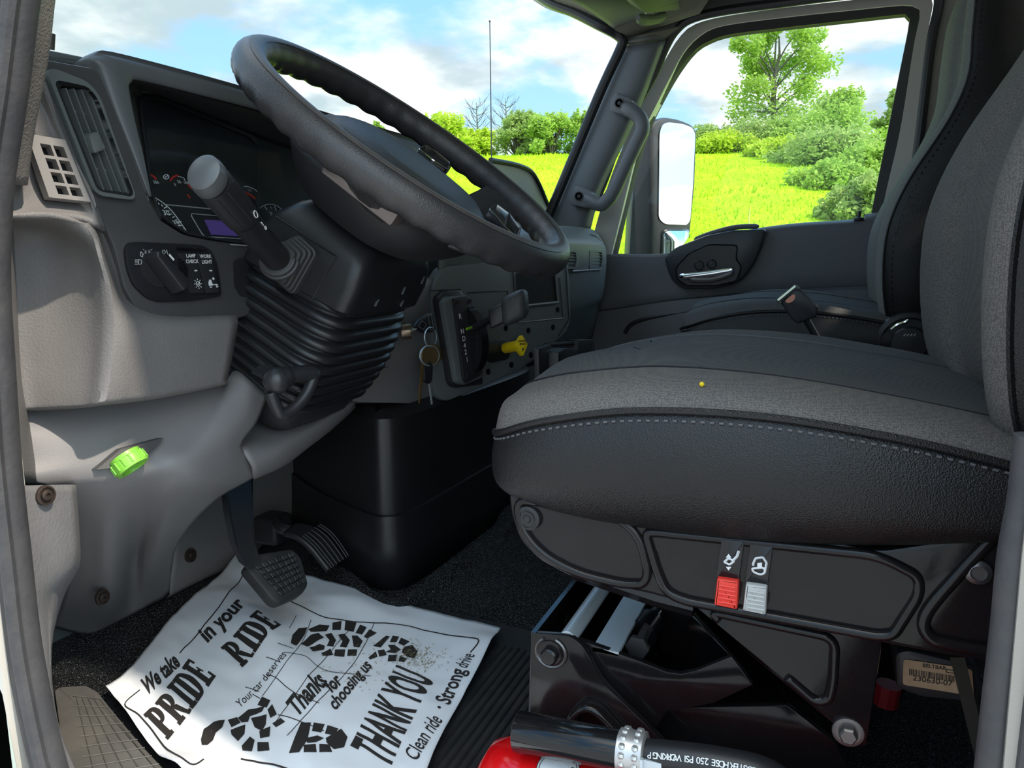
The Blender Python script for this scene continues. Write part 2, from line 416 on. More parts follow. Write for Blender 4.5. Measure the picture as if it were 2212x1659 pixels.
# added fill: sky brightened around the sun, out of view behind the camera
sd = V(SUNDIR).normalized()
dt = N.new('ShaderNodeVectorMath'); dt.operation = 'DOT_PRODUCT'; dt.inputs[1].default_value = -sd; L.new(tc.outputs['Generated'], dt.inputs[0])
gl = N.new('ShaderNodeMapRange'); gl.interpolation_type = 'SMOOTHSTEP'; gl.inputs['From Min'].default_value = .05; gl.inputs['From Max'].default_value = 1; gl.inputs['To Min'].default_value = 1; gl.inputs['To Max'].default_value = SKYFILL; L.new(dt.outputs['Value'], gl.inputs['Value'])
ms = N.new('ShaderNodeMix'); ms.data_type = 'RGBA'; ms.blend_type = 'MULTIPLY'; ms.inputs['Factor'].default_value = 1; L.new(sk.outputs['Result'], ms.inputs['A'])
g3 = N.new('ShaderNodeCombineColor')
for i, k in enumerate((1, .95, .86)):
    g_ = N.new('ShaderNodeMapRange'); g_.interpolation_type = 'SMOOTHSTEP'; g_.inputs['From Min'].default_value = .05; g_.inputs['From Max'].default_value = 1; g_.inputs['To Min'].default_value = 1; g_.inputs['To Max'].default_value = SKYFILL * k
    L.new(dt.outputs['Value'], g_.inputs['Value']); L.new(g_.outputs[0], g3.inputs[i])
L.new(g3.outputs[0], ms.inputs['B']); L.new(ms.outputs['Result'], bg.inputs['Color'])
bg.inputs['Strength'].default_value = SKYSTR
sl = bpy.data.lights.new('sun', 'SUN'); so = bpy.data.objects.new('sun', sl); COL.objects.link(so)
sl.energy = SUNSTR; sl.angle = math.radians(1.2); sl.color = (1, .90, .76)
so.rotation_euler = sd.to_track_quat('-Z', 'Y').to_euler(); so.location = (-3, -5, 8)

# ------------------------------------------------------------------ ground and hill
GZ = -1.35
def sstep(a, b, t): t = min(max((t - a) / (b - a), 0), 1); return t * t * (3 - 2 * t)
def hill(x, y):
    r = math.hypot(x, y); az = math.atan2(y, x)
    if az < -1.2 or az > 1.9: k = 0
    else: k = sstep(-1.2, -.5, az) * (1 - sstep(.62, 1.15, az) * .75)
    up = sstep(3, 34, r) * .55 + min(max((r - 4) / 30, 0), 1) * .45
    top = 6.05 - 1.4 * sstep(-.02, -.16, az)
    return GZ + k * top * up - 1.5 * sstep(34, 60, r) * k + .12 * noise.noise(V((x * .35, y * .35, 0))) * min(1, r / 6) + .35 * noise.noise(V((x * .09, y * .09, 4))) * sstep(6, 20, r)
bm = BM(); rings = []
nA = 240
for r in [.0, 1, 2, 3, 4, 5, 6, 7, 8, 10, 12, 14, 16, 18, 20, 22, 24, 26, 28, 30, 32, 34, 37, 42, 50, 65, 90, 160]:
    rings.append([V((r * math.cos(a) + .001 * math.cos(a), r * math.sin(a), hill(r * math.cos(a), r * math.sin(a)))) for a in [2 * math.pi * i / nA for i in range(nA)]])
R_h = [r for r in rings]
loft(bm, R_h, caps=False)
def inlot(p): return p.x < 5.2 + .5 * noise.noise(V((p.y * .4, 0, 3)))
lot = BM(); 
fl_ = [f for f in bm.faces if inlot(f.calc_center_median())]
vmap = {}
for f in fl_:
    vv = []
    for v in f.verts:
        if v not in vmap: vmap[v] = lot.verts.new(v.co + V((0, 0, .02)))
        vv.append(vmap[v])
    face(lot, vv)
GRAVEL = mat('pale gravel', (.34, .32, .30, 1), .9, bump=('noise', 25, .5, .02), var=(1.5, .5, (.42, .40, .37, 1)), spec=.1)
struct(obj('ground', lot, GRAVEL, smooth=180), 'pale gravel lot the truck stands on', 'ground')
GRASS = mat('meadow grass', (.31, .52, .012, 1), .9, var=(.55, .9, (.44, .64, .02, 1)), bump=('noise', 9, .8, .12), spec=.1)
struct(obj('hill', bm, GRASS, smooth=180), 'sunlit yellow green meadow rising outside the cab windows', 'hill')
# meadow tufts
bm = BM()
for i in range(34000):
    az = random.uniform(-.2, .75); r = 6 + 27 * random.random() ** .7
    x, y = r * math.cos(az), r * math.sin(az); z = hill(x, y)
    hgt = random.uniform(.04, .11) * (1.7 if random.random() < .06 else 1); a = random.uniform(0, 6.28); wd = random.uniform(.012, .03)
    d = V((math.cos(a), math.sin(a), 0)); lean = V((random.uniform(-.4, .4), random.uniform(-.4, .4), 0)) * hgt
    b = V((x, y, z - .02))
    face(bm, [bm.verts.new(b - d * wd), bm.verts.new(b + d * wd), bm.verts.new(b + lean + V((0, 0, hgt)))])
TUFT = mat('meadow tuft', (.36, .60, .016, 1), .8, var=(1.1, .8, (.50, .72, .03, 1)), spec=.1)
tag(obj('meadow_grass', bm, TUFT, smooth=None, recalc=False), 'tufts of long bright grass covering the hillside', 'grass', kind='stuff')

# ------------------------------------------------------------------ vegetation
def leafmat(n, c, c2):
    m = mat(n, c, .6, var=(1.4, .9, c2), spec=.25)
    nt = m.node_tree; b = nt.nodes['Principled BSDF']; src = b.inputs['Base Color'].links[0].from_socket
    t = nt.nodes.new('ShaderNodeBsdfTranslucent'); x = nt.nodes.new('ShaderNodeMixShader'); x.inputs[0].default_value = .45
    nt.links.new(src, t.inputs['Color']); nt.links.new(b.outputs[0], x.inputs[1]); nt.links.new(t.outputs[0], x.inputs[2]); nt.links.new(x.outputs[0], nt.nodes['Material Output'].inputs['Surface'])
    return m
LF1 = leafmat('bright leaf', (.34, .52, .09, 1), (.5, .68, .14, 1))
LF2 = leafmat('mid leaf', (.33, .46, .13, 1), (.47, .60, .18, 1))
LF3 = leafmat('yellow green leaf', (.5, .66, .05, 1), (.62, .75, .1, 1))
BARK = mat('grey bark', (.09, .085, .06, 1), .8, var=(12, .5, (.16, .15, .11, 1)))
def leaf(bm, p, s, rnd):
    a = V((rnd.uniform(-1, 1), rnd.uniform(-1, 1), rnd.uniform(-.6, .6))).normalized()
    b = a.orthogonal().normalized(); b = (Matrix.Rotation(rnd.uniform(0, 6.28), 3, a) @ b)
    face(bm, [bm.verts.new(p - a * s), bm.verts.new(p + b * s * .5), bm.verts.new(p + a * s), bm.verts.new(p - b * s * .5)])
def crown(bm, blobs, n, s, rnd):
    tot = sum(b[1] ** 2 for b in blobs)
    for c, r in blobs:
        for _ in range(int(n * r * r / tot)):
            d = V((rnd.gauss(0, 1), rnd.gauss(0, 1), rnd.gauss(0, .85))).normalized()
            leaf(bm, V(c) + d * r * (rnd.uniform(.45, 1.06)), s * rnd.uniform(.6, 1.25), rnd)
def gpt(px, py0, r):
    """point on the ground at distance r in the direction of column px"""
    d = ray(px, py0); k = r / math.hypot(d.x, d.y); x, y = d.x * k, d.y * k
    return V((x, y, hill(x, y)))
def zat(px, py, r): d = ray(px, py); return CAM.z + d.z * r / math.hypot(d.x, d.y)
def bush(name, label, px, r, wpx, pytop, m, seed, group, n=1500, leafs=.072, twigs=True):
    rnd = random.Random(seed); base = gpt(px, 400, r); h = max(zat(px, pytop, r) - base.z, .4); wd = wpx * r / FPX * .5
    t = thing(name, label, 'bush', base, group)
    blobs = []
    for i in range(38):
        a = rnd.uniform(0, 6.28); q = rnd.random() ** .8
        zz = h * (.02 + .82 * q); k = math.sqrt(max(1 - q * .8, .08)) * .95
        blobs.append((base + V((math.cos(a) * wd * k * rnd.random() ** .6, math.sin(a) * wd * k * rnd.random() ** .6, zz)), wd * rnd.uniform(.14, .32)))
    for i in range(7):
        a = rnd.uniform(0, 6.28); k = rnd.random() * .55
        for q in range(3): blobs.append((base + V((math.cos(a) * wd * k, math.sin(a) * wd * k, h * (.80 + .08 * q))), wd * (.12 - .03 * q)))
    bm = BM(); crown(bm, blobs, n, leafs, rnd); obj('foliage', bm, m, t, None, recalc=False)
    bm = BM()
    for c, rr in blobs: tube(bm, [base - V((0, 0, .1)), base.lerp(c, .5) + V((rnd.uniform(-.1, .1),) * 3), c], [.035, .025, .01], 5)
    obj('stem', bm, BARK, t)
    return t
# columns along the ridge seen through the windscreen
B = [('shrub', 'yellow green shrub on the ridge just past the steering wheel rim', 960, 31, 150, 246, LF3, 1),
     ('shrub', 'small sapling bush peeping over the dash hood', 818, 33, 46, 262, LF1, 2),
     ('shrub', 'twiggy green shrub on the ridge by the second bare tree', 1118, 32, 130, 238, LF2, 3),
     ('shrub', 'low green shrub on the ridge beside the windscreen pillar', 1190, 31, 130, 244, LF1, 4),
     ('shrub', 'leafy shrub touching the windscreen pillar on the ridge', 1260, 31, 120, 236, LF1, 5),
     ('shrub', 'yellowish low shrub on the ridge left of the antenna', 1030, 32, 110, 280, LF3, 15)]
for a in B: bush(*a, group='ridge shrubs through the windscreen', n=7000)
B2 = [('shrub', 'dark low shrub right behind the door mirror', 1535, 32, 150, 284, LF2, 6),
      ('shrub', 'grey green rounded shrub below the tall tree', 1630, 31, 200, 272, LF2, 7),
      ('shrub', 'broad bushy shrub between the tall tree and the peaked bush', 1715, 30, 200, 262, LF1, 8),
      ('shrub', 'tall peaked bush right of the tall tree', 1800, 31, 210, 192, LF1, 9),
      ('shrub', 'bush rising against the rear edge of the door window', 1925, 33, 110, 190, LF2, 10),
      ('shrub', 'mid slope bush under the peaked bush', 1790, 26, 260, 300, LF2, 11),
      ('shrub', 'low bush nearest the rear corner of the door window', 1866, 22, 190, 330, LF1, 12),
      ('shrub', 'yellow green low shrub on the slope under the rounded shrub', 1690, 28, 190, 335, LF3, 13),
      ('shrub', 'lowest shrub at the right edge of the meadow by the seat', 1880, 16, 190, 385, LF2, 16),
      ('shrub', 'pale low shrub in front of the mid slope bush', 1790, 20, 170, 372, LF1, 17),
      ('shrub', 'low shrub on the slope right beside the mirror head', 1570, 30, 170, 318, LF3, 14)]
for a in B2: bush(*a, group='hillside shrubs through the door window', n=8500)

def rfor(px, py):
    """distance at which the meadow meets picture point px, py"""
    d = ray(px, py); k = math.hypot(d.x, d.y)
    for i in range(60, 700):
        r = i * .05
        if hill(d.x / k * r, d.y / k * r) >= CAM.z + d.z / k * r: return r
    return 30
def tree(name, label, px, r, pytop, seed):
    rnd = random.Random(seed); base = gpt(px, 400, r); H = zat(px, pytop, r) - base.z
    t = thing(name, label, 'tree', base)
    k = r / FPX
    side = V((RT.x, RT.y, 0)).normalized(); fwd = V((-side.y, side.x, 0))
    def at(dx, dy, f=0): return base + side * (dx * k) + fwd * (f * k) + V((0, 0, zat(px, dy, r) - base.z))
    bm = BM()
    tube(bm, [base - V((0, 0, .2)), at(3, 250), at(1, 215), at(0, 170), at(8, 120), at(5, 80)], [.14, .11, .095, .08, .05, .02], 7)
    tips = [(-55, 215, 10), (-60, 250, -5), (-40, 150, 20), (-62, 110, -10), (-25, 90, 15), (0, 62, 0), (35, 75, -15), (70, 85, 10), (85, 150, 0), (80, 190, 20), (45, 200, -20), (62, 120, -25), (-10, 130, 30), (25, 140, 25), (-35, 190, -15), (-68, 85, 5), (50, 235, 10), (20, 250, -15), (-20, 245, 15)]
    for dx, dy, f in tips:
        s = at(rnd.uniform(-1, 3), min(dy + 75, 245)); e = at(dx, dy, f); md = s.lerp(e, .5) + V((0, 0, .12))
        tube(bm, [s, md, e], [.045, .028, .01], 5)
    obj('trunk', bm, BARK, t)
    bm = BM()
    for dx, dy, f in tips:
        for q in range(3):
            c = at(dx + rnd.uniform(-16, 16), dy + rnd.uniform(-16, 16), f + rnd.uniform(-15, 15))
            crown(bm, [(c, k * rnd.uniform(16, 30))], 190 if dy < 200 else 110, .085, rnd)
    obj('crown', bm, LF1, t, None, recalc=False)
tree('tall_tree', 'tall airy green tree standing alone on the ridge behind the door mirror', 1660, 33, 52, 3)
def bare(label, px, pyt, pyb, r, seed):
    rnd = random.Random(seed); base = gpt(px, 400, r); top = zat(px, pyt, r); b0 = V((base.x, base.y, base.z))
    side = V((RT.x, RT.y, 0)).normalized(); h = top - base.z
    bm = BM(); tube(bm, [b0, b0 + V((0, 0, h * .5)) + side * .05, b0 + V((0, 0, h))], [.05, .035, .008], 5)
    for i in range(16):
        q = .3 + .65 * i / 16; s = b0 + V((0, 0, h * q)); sg = 1 if i % 2 else -1; ln = h * .32 * (1.1 - q) + .2
        e = s + side * (sg * ln * rnd.uniform(.5, 1)) + V((rnd.uniform(-.2, .2), rnd.uniform(-.2, .2), ln * rnd.uniform(.6, 1.1)))
        tube(bm, [s, s.lerp(e, .5) + V((0, 0, -.05)), e], [.018, .012, .005], 4)
        for _ in range(3):
            p = s.lerp(e, rnd.uniform(.4, .9)); f = p + side * (sg * rnd.uniform(.05, .3)) + V((0, rnd.uniform(-.2, .2), rnd.uniform(.15, .4))); tube(bm, [p, f], [.008, .004], 3)
    o = obj('bare_tree', bm, BARK); tag(o, label, 'tree', 'bare trees on the ridge')
bare('leafless tree left of the antenna on the ridge', 1030, 222, 300, 34, 1)
bare('slim leafless tree right of the antenna on the ridge', 1092, 212, 300, 34, 2)

# hay bale and stake on the slope
c = gpt(1790, 445, rfor(1790, 458)); HAY = mat('pale straw', (.62, .6, .16, 1), .9, bump=('noise', 30, .6, .03), spec=.1)
bm = BM(); lathe(bm, [(.06, -.16), (.09, -.15), (.11, -.1), (.11, .1), (.09, .15), (.06, .16)], c + V((0, 0, .08)), RT, 20)
tag(obj('hay_bale', bm, HAY), 'small round pale bale lying on the slope by the rear of the door window', 'bale')
c = gpt(1618, 480, rfor(1618, 490)); bm = BM(); tube(bm, [c - V((0, 0, .1)), c + V((0, 0, .25)), c + V((.01, 0, .36))], [.014, .014, .004], 8)
tag(obj('wooden_stake', bm, HAY), 'thin pale stake standing in the meadow outside the door window', 'stake')
# ------------------------------------------------------------------ cab shell (the setting)
XD, XR = .43, 2.24            # driver's door plane, passenger door inner face
bm = BM(); box(bm, (1.34, .2, -.03), (1.86, 1.9, .06)); struct(obj('floor', bm, FLOORM), 'black pebbled rubber floor covering of the cab', 'floor')
bm = BM(); box(bm, (1.34, 1.02, .22), (1.86, .04, .44)); struct(obj('wall_front', bm, DKG))
bm = BM(); box(bm, (1.34, -.78, .66), (1.86, .04, 1.36)); struct(obj('wall_back', bm, BEIGE))
bm = BM(); box(bm, (XD + .01, -.46, .63), (.06, .70, 1.44), bev=.015); struct(obj('wall_left', bm, FRAMEG))
bm = BM()
rows = [[V((x, y, 1.40 + .05 * math.sin((x - .43) / 1.82 * math.pi) + (0 if y < .5 else -.10 * (y - .5)))) for x in (.40, .8, 1.34, 1.9, 2.27)] for y in (-.8, -.3, .2, .5, .8)]
g = grid(rows, 3, 3); skin(bm, g); o = obj('ceiling', bm, HEAD, smooth=60, solid=.03); struct(o)
# floor bead under the paper mat: ribbed heel pad of the driver's floor mat
f0 = ZP(.004)
bm = BM(); pr = rpoly([V((.5, .30, .003)), V((.5, .80, .003)), V((1.02, .80, .003)), V((.98, .28, .003))], .05)
prism(bm, pr, (0, 0, -.0028))
for i in range(46):
    y = .30 + .0105 * i
    tube(bm, [V((.60, y, .003)), V((.93, y, .003))], .0028, 5)
tag(obj('rubber_floor_mat', bm, RUB), 'black ribbed rubber heel mat lying under the printed paper mat', 'mat')
# fillet of the floor covering against the engine cover
bm = BM(); tube(bm, catmull([Z(690, 1225, -.012), Z(750, 1262, -.008), Z(800, 1305, -.004), Z(870, 1320, -.004), Z(960, 1250, -.002), Z(1085, 1150, 0), V((1.6, .66, 0))], 6), .022, 10)
struct(obj('trim_1', bm, FLOORM))

# engine cover
bm = BM()
def ec(z, o): return catmull([V((1.22 - o, .99, z)), V((1.12 - o, .84, z)), V((1.055 - o, .70, z)), V((1.05 - o, .655 - o, z)), V((1.10 - o * .5, .635 - o, z)), V((1.3, .630 - o, z)), V((1.62, .63 - o, z)), V((1.68 + o, .70, z)), V((1.68 + o, .99, z))], 5)
loft(bm, [ec(.0, .012), ec(.07, .006), ec(.1195, .004), ec(.120, -.002), ec(.2, -.004), ec(.282, -.008), ec(.292, -.02), ec(.297, -.06), ec(.33, -.09)], caps=False, closed=False)
ECM = mat('black moulded engine cover', (.014, .013, .014, 1), .36, bump=('noise', 60, .06, .003))
o = obj('engine_cover', bm, ECM, smooth=40, solid=-.006)
tag(o, 'black moulded engine cover between the pedals and the centre dash', 'engine cover')

# ------------------------------------------------------------------ driver's door opening
pil = thing('door_seal', 'weathered black rubber seal along the front edge of the open door', 'seal', (XD, .65, .1))
path = catmull([X(52, -60, XD), X(40, 0, XD), X(15, 200, XD), X(-13, 400, XD), X(-20, 600, XD), X(-8, 800, XD), X(6, 1000, XD), X(28, 1200, XD), X(52, 1400, XD), X(92, 1600, XD), X(125, 1720, XD)], 6)
bm = BM(); tube(bm, path, .0145, 14); obj('bulb', bm, SEAL, pil)
bm = BM(); tube(bm, [p + V((-.012, -.010, 0)) for p in path], .006, 8); obj('lip', bm, SEAL, pil)
# outer paint edge beyond the seal
bm = BM(); prism(bm, [X(-40, 1400, XD - .02), X(5, 1500, XD - .02), X(40, 1680, XD - .02), X(60, 1760, XD - .02), X(-80, 1760, XD - .02)], (0.02, .03, 0)); struct(obj('trim_2', bm, PAINTW))
# a-pillar trim, driver's side
bm = BM()
rows = [[X(a, p, x) for a, x in ((l, .452), ((l + r) / 2, .47), (r, .492))] for p, l, r in ((-80, 74, 136), (0, 72, 119), (100, 60, 108), (200, 38, 92), (290, 18, 74), (400, -10, 60))]
rows = [r + [r[-1] + V((.02, .07, 0))] for r in rows]
struct(sheet('trim_3', rows, mat('taupe grained pillar trim', (.17, .155, .14, 1), .55, bump=('grain', 420, .45, .001)), None, .006))
bm = BM(); tube(bm, [X(103, 70, .50), X(101, 105, .5)], .006, 8); struct(obj('trim_4', bm, BLK))
# driver's b-pillar seal at the right edge
bs = thing('door_seal', 'worn metal and rubber seal at the rear edge of the open door', 'seal', (XD, -.09, .1))
path = catmull([X(2230, 940, XD), X(2215, 1080, XD), X(2193, 1200, XD), X(2178, 1350, XD), X(2160, 1500, XD), X(2142, 1659, XD), X(2130, 1750, XD)], 6)
bm = BM(); tube(bm, path, .008, 12, flat=(1.0, 1.0, (1, 0, 0))); obj('bulb', bm, SEAL, bs)
bm = BM(); tube(bm, [p + V((-.008, -.013, 0)) for p in path], .006, 8); obj('lip', bm, SEAL, bs)
bm = BM(); prism(bm, [X(2160, 1760, XD - .01), X(2168, 1659, XD - .01), X(2208, 1200, XD - .01), X(2232, 1000, XD - .01), X(2400, 1000, XD - .01), X(2400, 1760, XD - .01)], (.03, 0, 0)); struct(obj('trim_5', bm, BEIGE))
# roof rail over the driver's door and front pillar (outside the picture, they shade the cab)
bm = BM(); box(bm, (XD, .25, 1.36), (.08, 1.5, .16), bev=.02); struct(obj('trim_6', bm, FRAMEG))
bm = BM(); prism(bm, [V((.41, .66, -.1)), V((.41, .66, .5)), V((.41, .60, .74)), V((.41, .40, 1.36)), V((.41, .55, 1.36)), V((.41, .9, .74)), V((.41, 1.05, .6)), V((.41, 1.05, -.1))], (.04, 0, 0)); struct(obj('wall_left.001', bm, FRAMEG))

# ------------------------------------------------------------------ windscreen
XA = 2.13                     # passenger a-pillar trim face
gA = [X(1203, 434, XA), X(1352, 95, XA)]
q1, q2, q3 = Y(1290, 52, .62), Y(1185, 4, .80), Y(1120, -40, .95)
bot = [X(1187, 462, XA), V((1.95, .86, .60)), V((1.34, 1.05, .62)), V((.8, 1.0, .64)), V((.52, .80, .64))]
# gasket
gp = catmull([X(1170, 500, XA), X(1188, 459, XA), X(1240, 335, XA), X(1298, 196, XA), X(1338, 110, XA), X(1344, 88, XA - .004), X(1330, 73, XA - .01), q1, Y(1240, 27, .70), q2, q3], 7)
bm = BM(); tube(bm, gp, .0135, 10); struct(obj('trim_7', bm, BLK))
ws = [[q3, q2, q1, gA[1], gA[0].lerp(gA[1], .5), gA[0], bot[0]]]
bm = BM()
L0 = [V((.50, .80, .74)), V((.50, .66, 1.0)), V((.52, .50, 1.26))]
top = [V((.52, .50, 1.26)), V((.9, .80, 1.33)), V((1.34, .92, 1.35)), V((1.8, .90, 1.33)), q2]
rows = [[V((.50, .86, .60)), V((.9, 1.04, .62)), V((1.34, 1.08, .60)), V((1.8, 1.0, .56)), X(1187, 462, XA)],
        [V((.50, .66, 1.0)), V((.9, .93, 1.04)), V((1.34, 1.02, 1.05)), V((1.8, .92, 1.02)), X(1290, 215, XA)],
        [V((.52, .50, 1.26)), V((.9, .80, 1.33)), V((1.34, .92, 1.35)), V((1.8, .86, 1.26)), X(1343, 90, XA)]]
g = grid(rows, 4, 4); skin(bm, g); struct(obj('window_1', bm, WSG, smooth=180), 'windscreen glass', 'window')
# headliner above the windscreen: runs from the gasket back to the roof
bm = BM()
rows = [[q3 + V((-.3, .1, .02)), q3, q2, Y(1240, 27, .70), q1, X(1343, 84, XA - .005)],
        [V((1.6, .70, 1.36)), V((1.72, .66, 1.34)), V((1.85, .56, 1.30)), V((1.95, .50, 1.26)), V((2.03, .44, 1.21)), X(1385, 72, XA)],
        [V((1.6, .4, 1.41)), V((1.75, .4, 1.40)), V((1.88, .36, 1.36)), V((2.0, .30, 1.31)), V((2.09, .28, 1.26)), V((2.15, .36, 1.165))]]
struct(sheet('ceiling.001', rows, HEADG, None, .01))
# sun visor and its bracket
sv = thing('sun_visor', 'grey sun visor folded up at the passenger corner of the headliner', 'sun visor', V((2.0, .4, 1.2)))
vp = rpoly([Y(1355, -8, .42), Y(1392, 27, .42), Y(1398, 30, .42), Y(1500, 18, .40), Y(1620, -30, .36), Y(1400, -60, .38)], .01)
obj_ = plate('visor_panel', vp, HEAD, sv, V((0.0, .03, .02)), bev=.004)
bm = BM(); tube(bm, catmull([Y(1378, 38, .44), Y(1395, 44, .44), Y(1420, 40, .44), Y(1434, 33, .44)], 4), [.006] * 2 + [.012] * 9 + [.009] * 2, 10); obj('bracket', bm, HEAD, sv)
bm = BM(); tube(bm, [Y(1395, 27, .435), Y(1410, 29, .435)], .003, 8); obj('hinge_pin', bm, CHROME, sv)
# exterior light-coloured sun shade outside the glass
bm = BM(); rows = [[Y(1142, -6, 1.0), Y(1180, 18, .95), Y(1225, 33, .88), Y(1262, 41, .82)], [Y(1165, -8, 1.0), Y(1195, 8, .96), Y(1235, 24, .90), Y(1265, 38, .84)], [Y(1230, -40, 1.02), Y(1250, -20, .98), Y(1275, 0, .92), Y(1300, 20, .86)]]
tag(sheet('exterior_sun_shade', rows, PAINTW, None, -.012), 'pale green exterior shade lip above the outside of the windscreen', 'sun shade')

# ------------------------------------------------------------------ passenger a-pillar
rows = []
for pl, pr in (((1352, 100), (1440, 88)), ((1310, 195), (1405, 180)), ((1262, 305), (1358, 290)), ((1212, 420), (1300, 410)), ((1180, 500), (1275, 500))):
    a, b = V(pl), V(pr)
    rows.append([X(*a, XA + .02), X(*a.lerp(b, .2), XA - .004), X(*a.lerp(b, .55), XA - .012), X(*a.lerp(b, .85), XA), X(*b, XA + .03)])
HND = mat('slate handle plastic', (.17, .175, .19, 1), .42)
PIL = mat('charcoal pillar trim', (.14, .148, .16, 1), .5, bump=('grain', 700, .15, .0004))
struct(sheet('trim_8', rows, PIL, None, .006))
rows = []
for pl, pr in (((1340, 84), (1480, 55)), ((1352, 100), (1440, 88)), ):
    a, b = V(pl), V(pr)
    rows.append([X(*a, XA + .03), X(*a.lerp(b, .3), XA), X(*a.lerp(b, .65), XA + .01), X(*b, XA + .035)])
struct(sheet('trim_9', rows, HEADG, None, .006))
# upper corner headliner between the gasket and the door seal
rows = [[Y(1160, -30, .60), Y(1250, 10, .56), X(1330, 66, XA), X(1347, 92, XA)],
        [Y(1300, -60, .50), Y(1340, 0, .48), X(1395, 45, XA), X(1400, 84, XA - .01)],
        [Y(1450, -60, .36), X(1480, -20, XA), X(1500, 22, XA + .04), X(1445, 78, XA + .03)],
        [X(1750, -60, XA), X(1740, -25, XA + .02), X(1720, -4, XA + .05), X(1500, 30, XA + .05)]]
struct(sheet('ceiling.002', rows, HEAD, None, .006))

# ------------------------------------------------------------------ passenger door
XS, XF, XG = 2.17, 2.222, 2.25       # opening seal, painted frame, glass
sp = [(2034, -40), (2026, 0), (2008, 100), (1984, 322), (1972, 420)]
sealp = [(1335, 560), (1301, 401), (1339, 298), (1374, 230), (1412, 163), (1439, 100), (1461, 65), (1493, 41), (1561, 24), (1700, 5), (1800, -8), (1980, -28), (2020, -18), (2028, 10), (2010, 100), (1986, 300), (1968, 430), (1950, 560)]
sealp = [(1240, 545)] + [(1262, 490)] + sealp[1:]
bm = BM(); tube(bm, catmull(on(XP(XS), sealp), 6), .0115, 10)
tag(obj('door_opening_seal', bm, BLK), 'black rubber seal around the passenger door opening', 'seal')
dr = thing('truck_door', 'closed passenger door with charcoal panel and pale window frame', 'door', V((XR, .2, .1)), kind='thing')
outer = [(1268, 560), (1305, 425), (1340, 330), (1378, 243), (1412, 178), (1442, 120), (1468, 80), (1498, 54), (1561, 36), (1700, 16), (1850, -1), (1985, -16), (2008, -8), (2016, 6), (2000, 100), (1975, 330), (1955, 480), (1930, 560)]
inner = [(1320, 552), (1345, 450), (1370, 350), (1392, 280), (1420, 222), (1449, 165), (1476, 114), (1510, 78), (1560, 55), (1700, 36), (1850, 20), (1940, 11), (1972, 12), (1988, 26), (1974, 100), (1945, 280), (1912, 425), (1890, 552)]
def rp(f, p, n=5): return catmull(on(f, p), n)
bm = BM(); frame(bm, rp(XP(XF), outer) , rp(XP(XF), inner), (.05, 0, 0), 120); obj('window_frame', bm, FRAMEG, dr, 30)
gl = [(1330, 548), (1352, 450), (1378, 350), (1405, 268), (1428, 220), (1462, 160), (1498, 112), (1530, 90), (1580, 74), (1700, 59), (1850, 42), (1940, 32), (1960, 32), (1965, 48), (1945, 150), (1915, 300), (1884, 455), (1870, 552)]
bm = BM(); frame(bm, rp(XP(XF + .006), [(a, b) for a, b in inner]), rp(XP(XF + .03), gl), (.03, 0, 0), 120); obj('window_channel', bm, mat('matt black channel', (.014, .014, .014, 1), .75), dr, 30)
bm = BM(); pts = rp(XP(XG), gl); prism(bm, pts, (.004, 0, 0)); obj('window_glass', bm, GLASS, dr, None)
# door panel: sill, upper field, armrest crease, lower field
rows = [[X(a, b, x) for a, b, x in r] for r in (
    [(1262, 552, 2.235), (1330, 549, 2.235), (1440, 547, 2.235), (1560, 508, 2.235), (1700, 484, 2.235), (1855, 473, 2.235), (1872, 462, 2.235), (1960, 452, 2.235)],
    [(1262, 556, 2.215), (1330, 554, 2.215), (1440, 553, 2.215), (1560, 516, 2.215), (1700, 493, 2.215), (1855, 481, 2.215), (1875, 475, 2.215), (1960, 470, 2.215)],
    [(1262, 600, 2.213), (1330, 600, 2.213), (1440, 598, 2.213), (1560, 580, 2.213), (1700, 530, 2.212), (1855, 512, 2.212), (1880, 510, 2.212), (1960, 505, 2.212)],
    [(1262, 668, 2.213), (1330, 660, 2.213), (1440, 645, 2.213), (1560, 632, 2.213), (1700, 618, 2.213), (1855, 610, 2.213), (1880, 610, 2.213), (1960, 606, 2.213)],
    [(1262, 674, 2.222), (1330, 666, 2.222), (1440, 651, 2.222), (1560, 638, 2.222), (1700, 624, 2.222), (1855, 616, 2.222), (1880, 616, 2.222), (1960, 612, 2.222)],
    [(1262, 700, 2.215), (1330, 692, 2.21), (1440, 676, 2.20), (1560, 666, 2.20), (1700, 660, 2.2), (1855, 656, 2.2), (1880, 656, 2.2), (1960, 650, 2.2)],
    [(1262, 900, 2.22), (1330, 900, 2.22), (1440, 900, 2.22), (1560, 900, 2.22), (1700, 900, 2.22), (1855, 900, 2.22), (1880, 900, 2.22), (1960, 900, 2.22)])]
sheet('door_panel', rows, DOORG, dr, .02, 4, 3, 30)
# recess line low on the door
bm = BM(); tube(bm, catmull(on(XP(2.205), [(1350, 720), (1362, 702), (1390, 690), (1440, 680), (1520, 668)]), 5), .006, 8); obj('panel_bead', bm, BLK, dr)
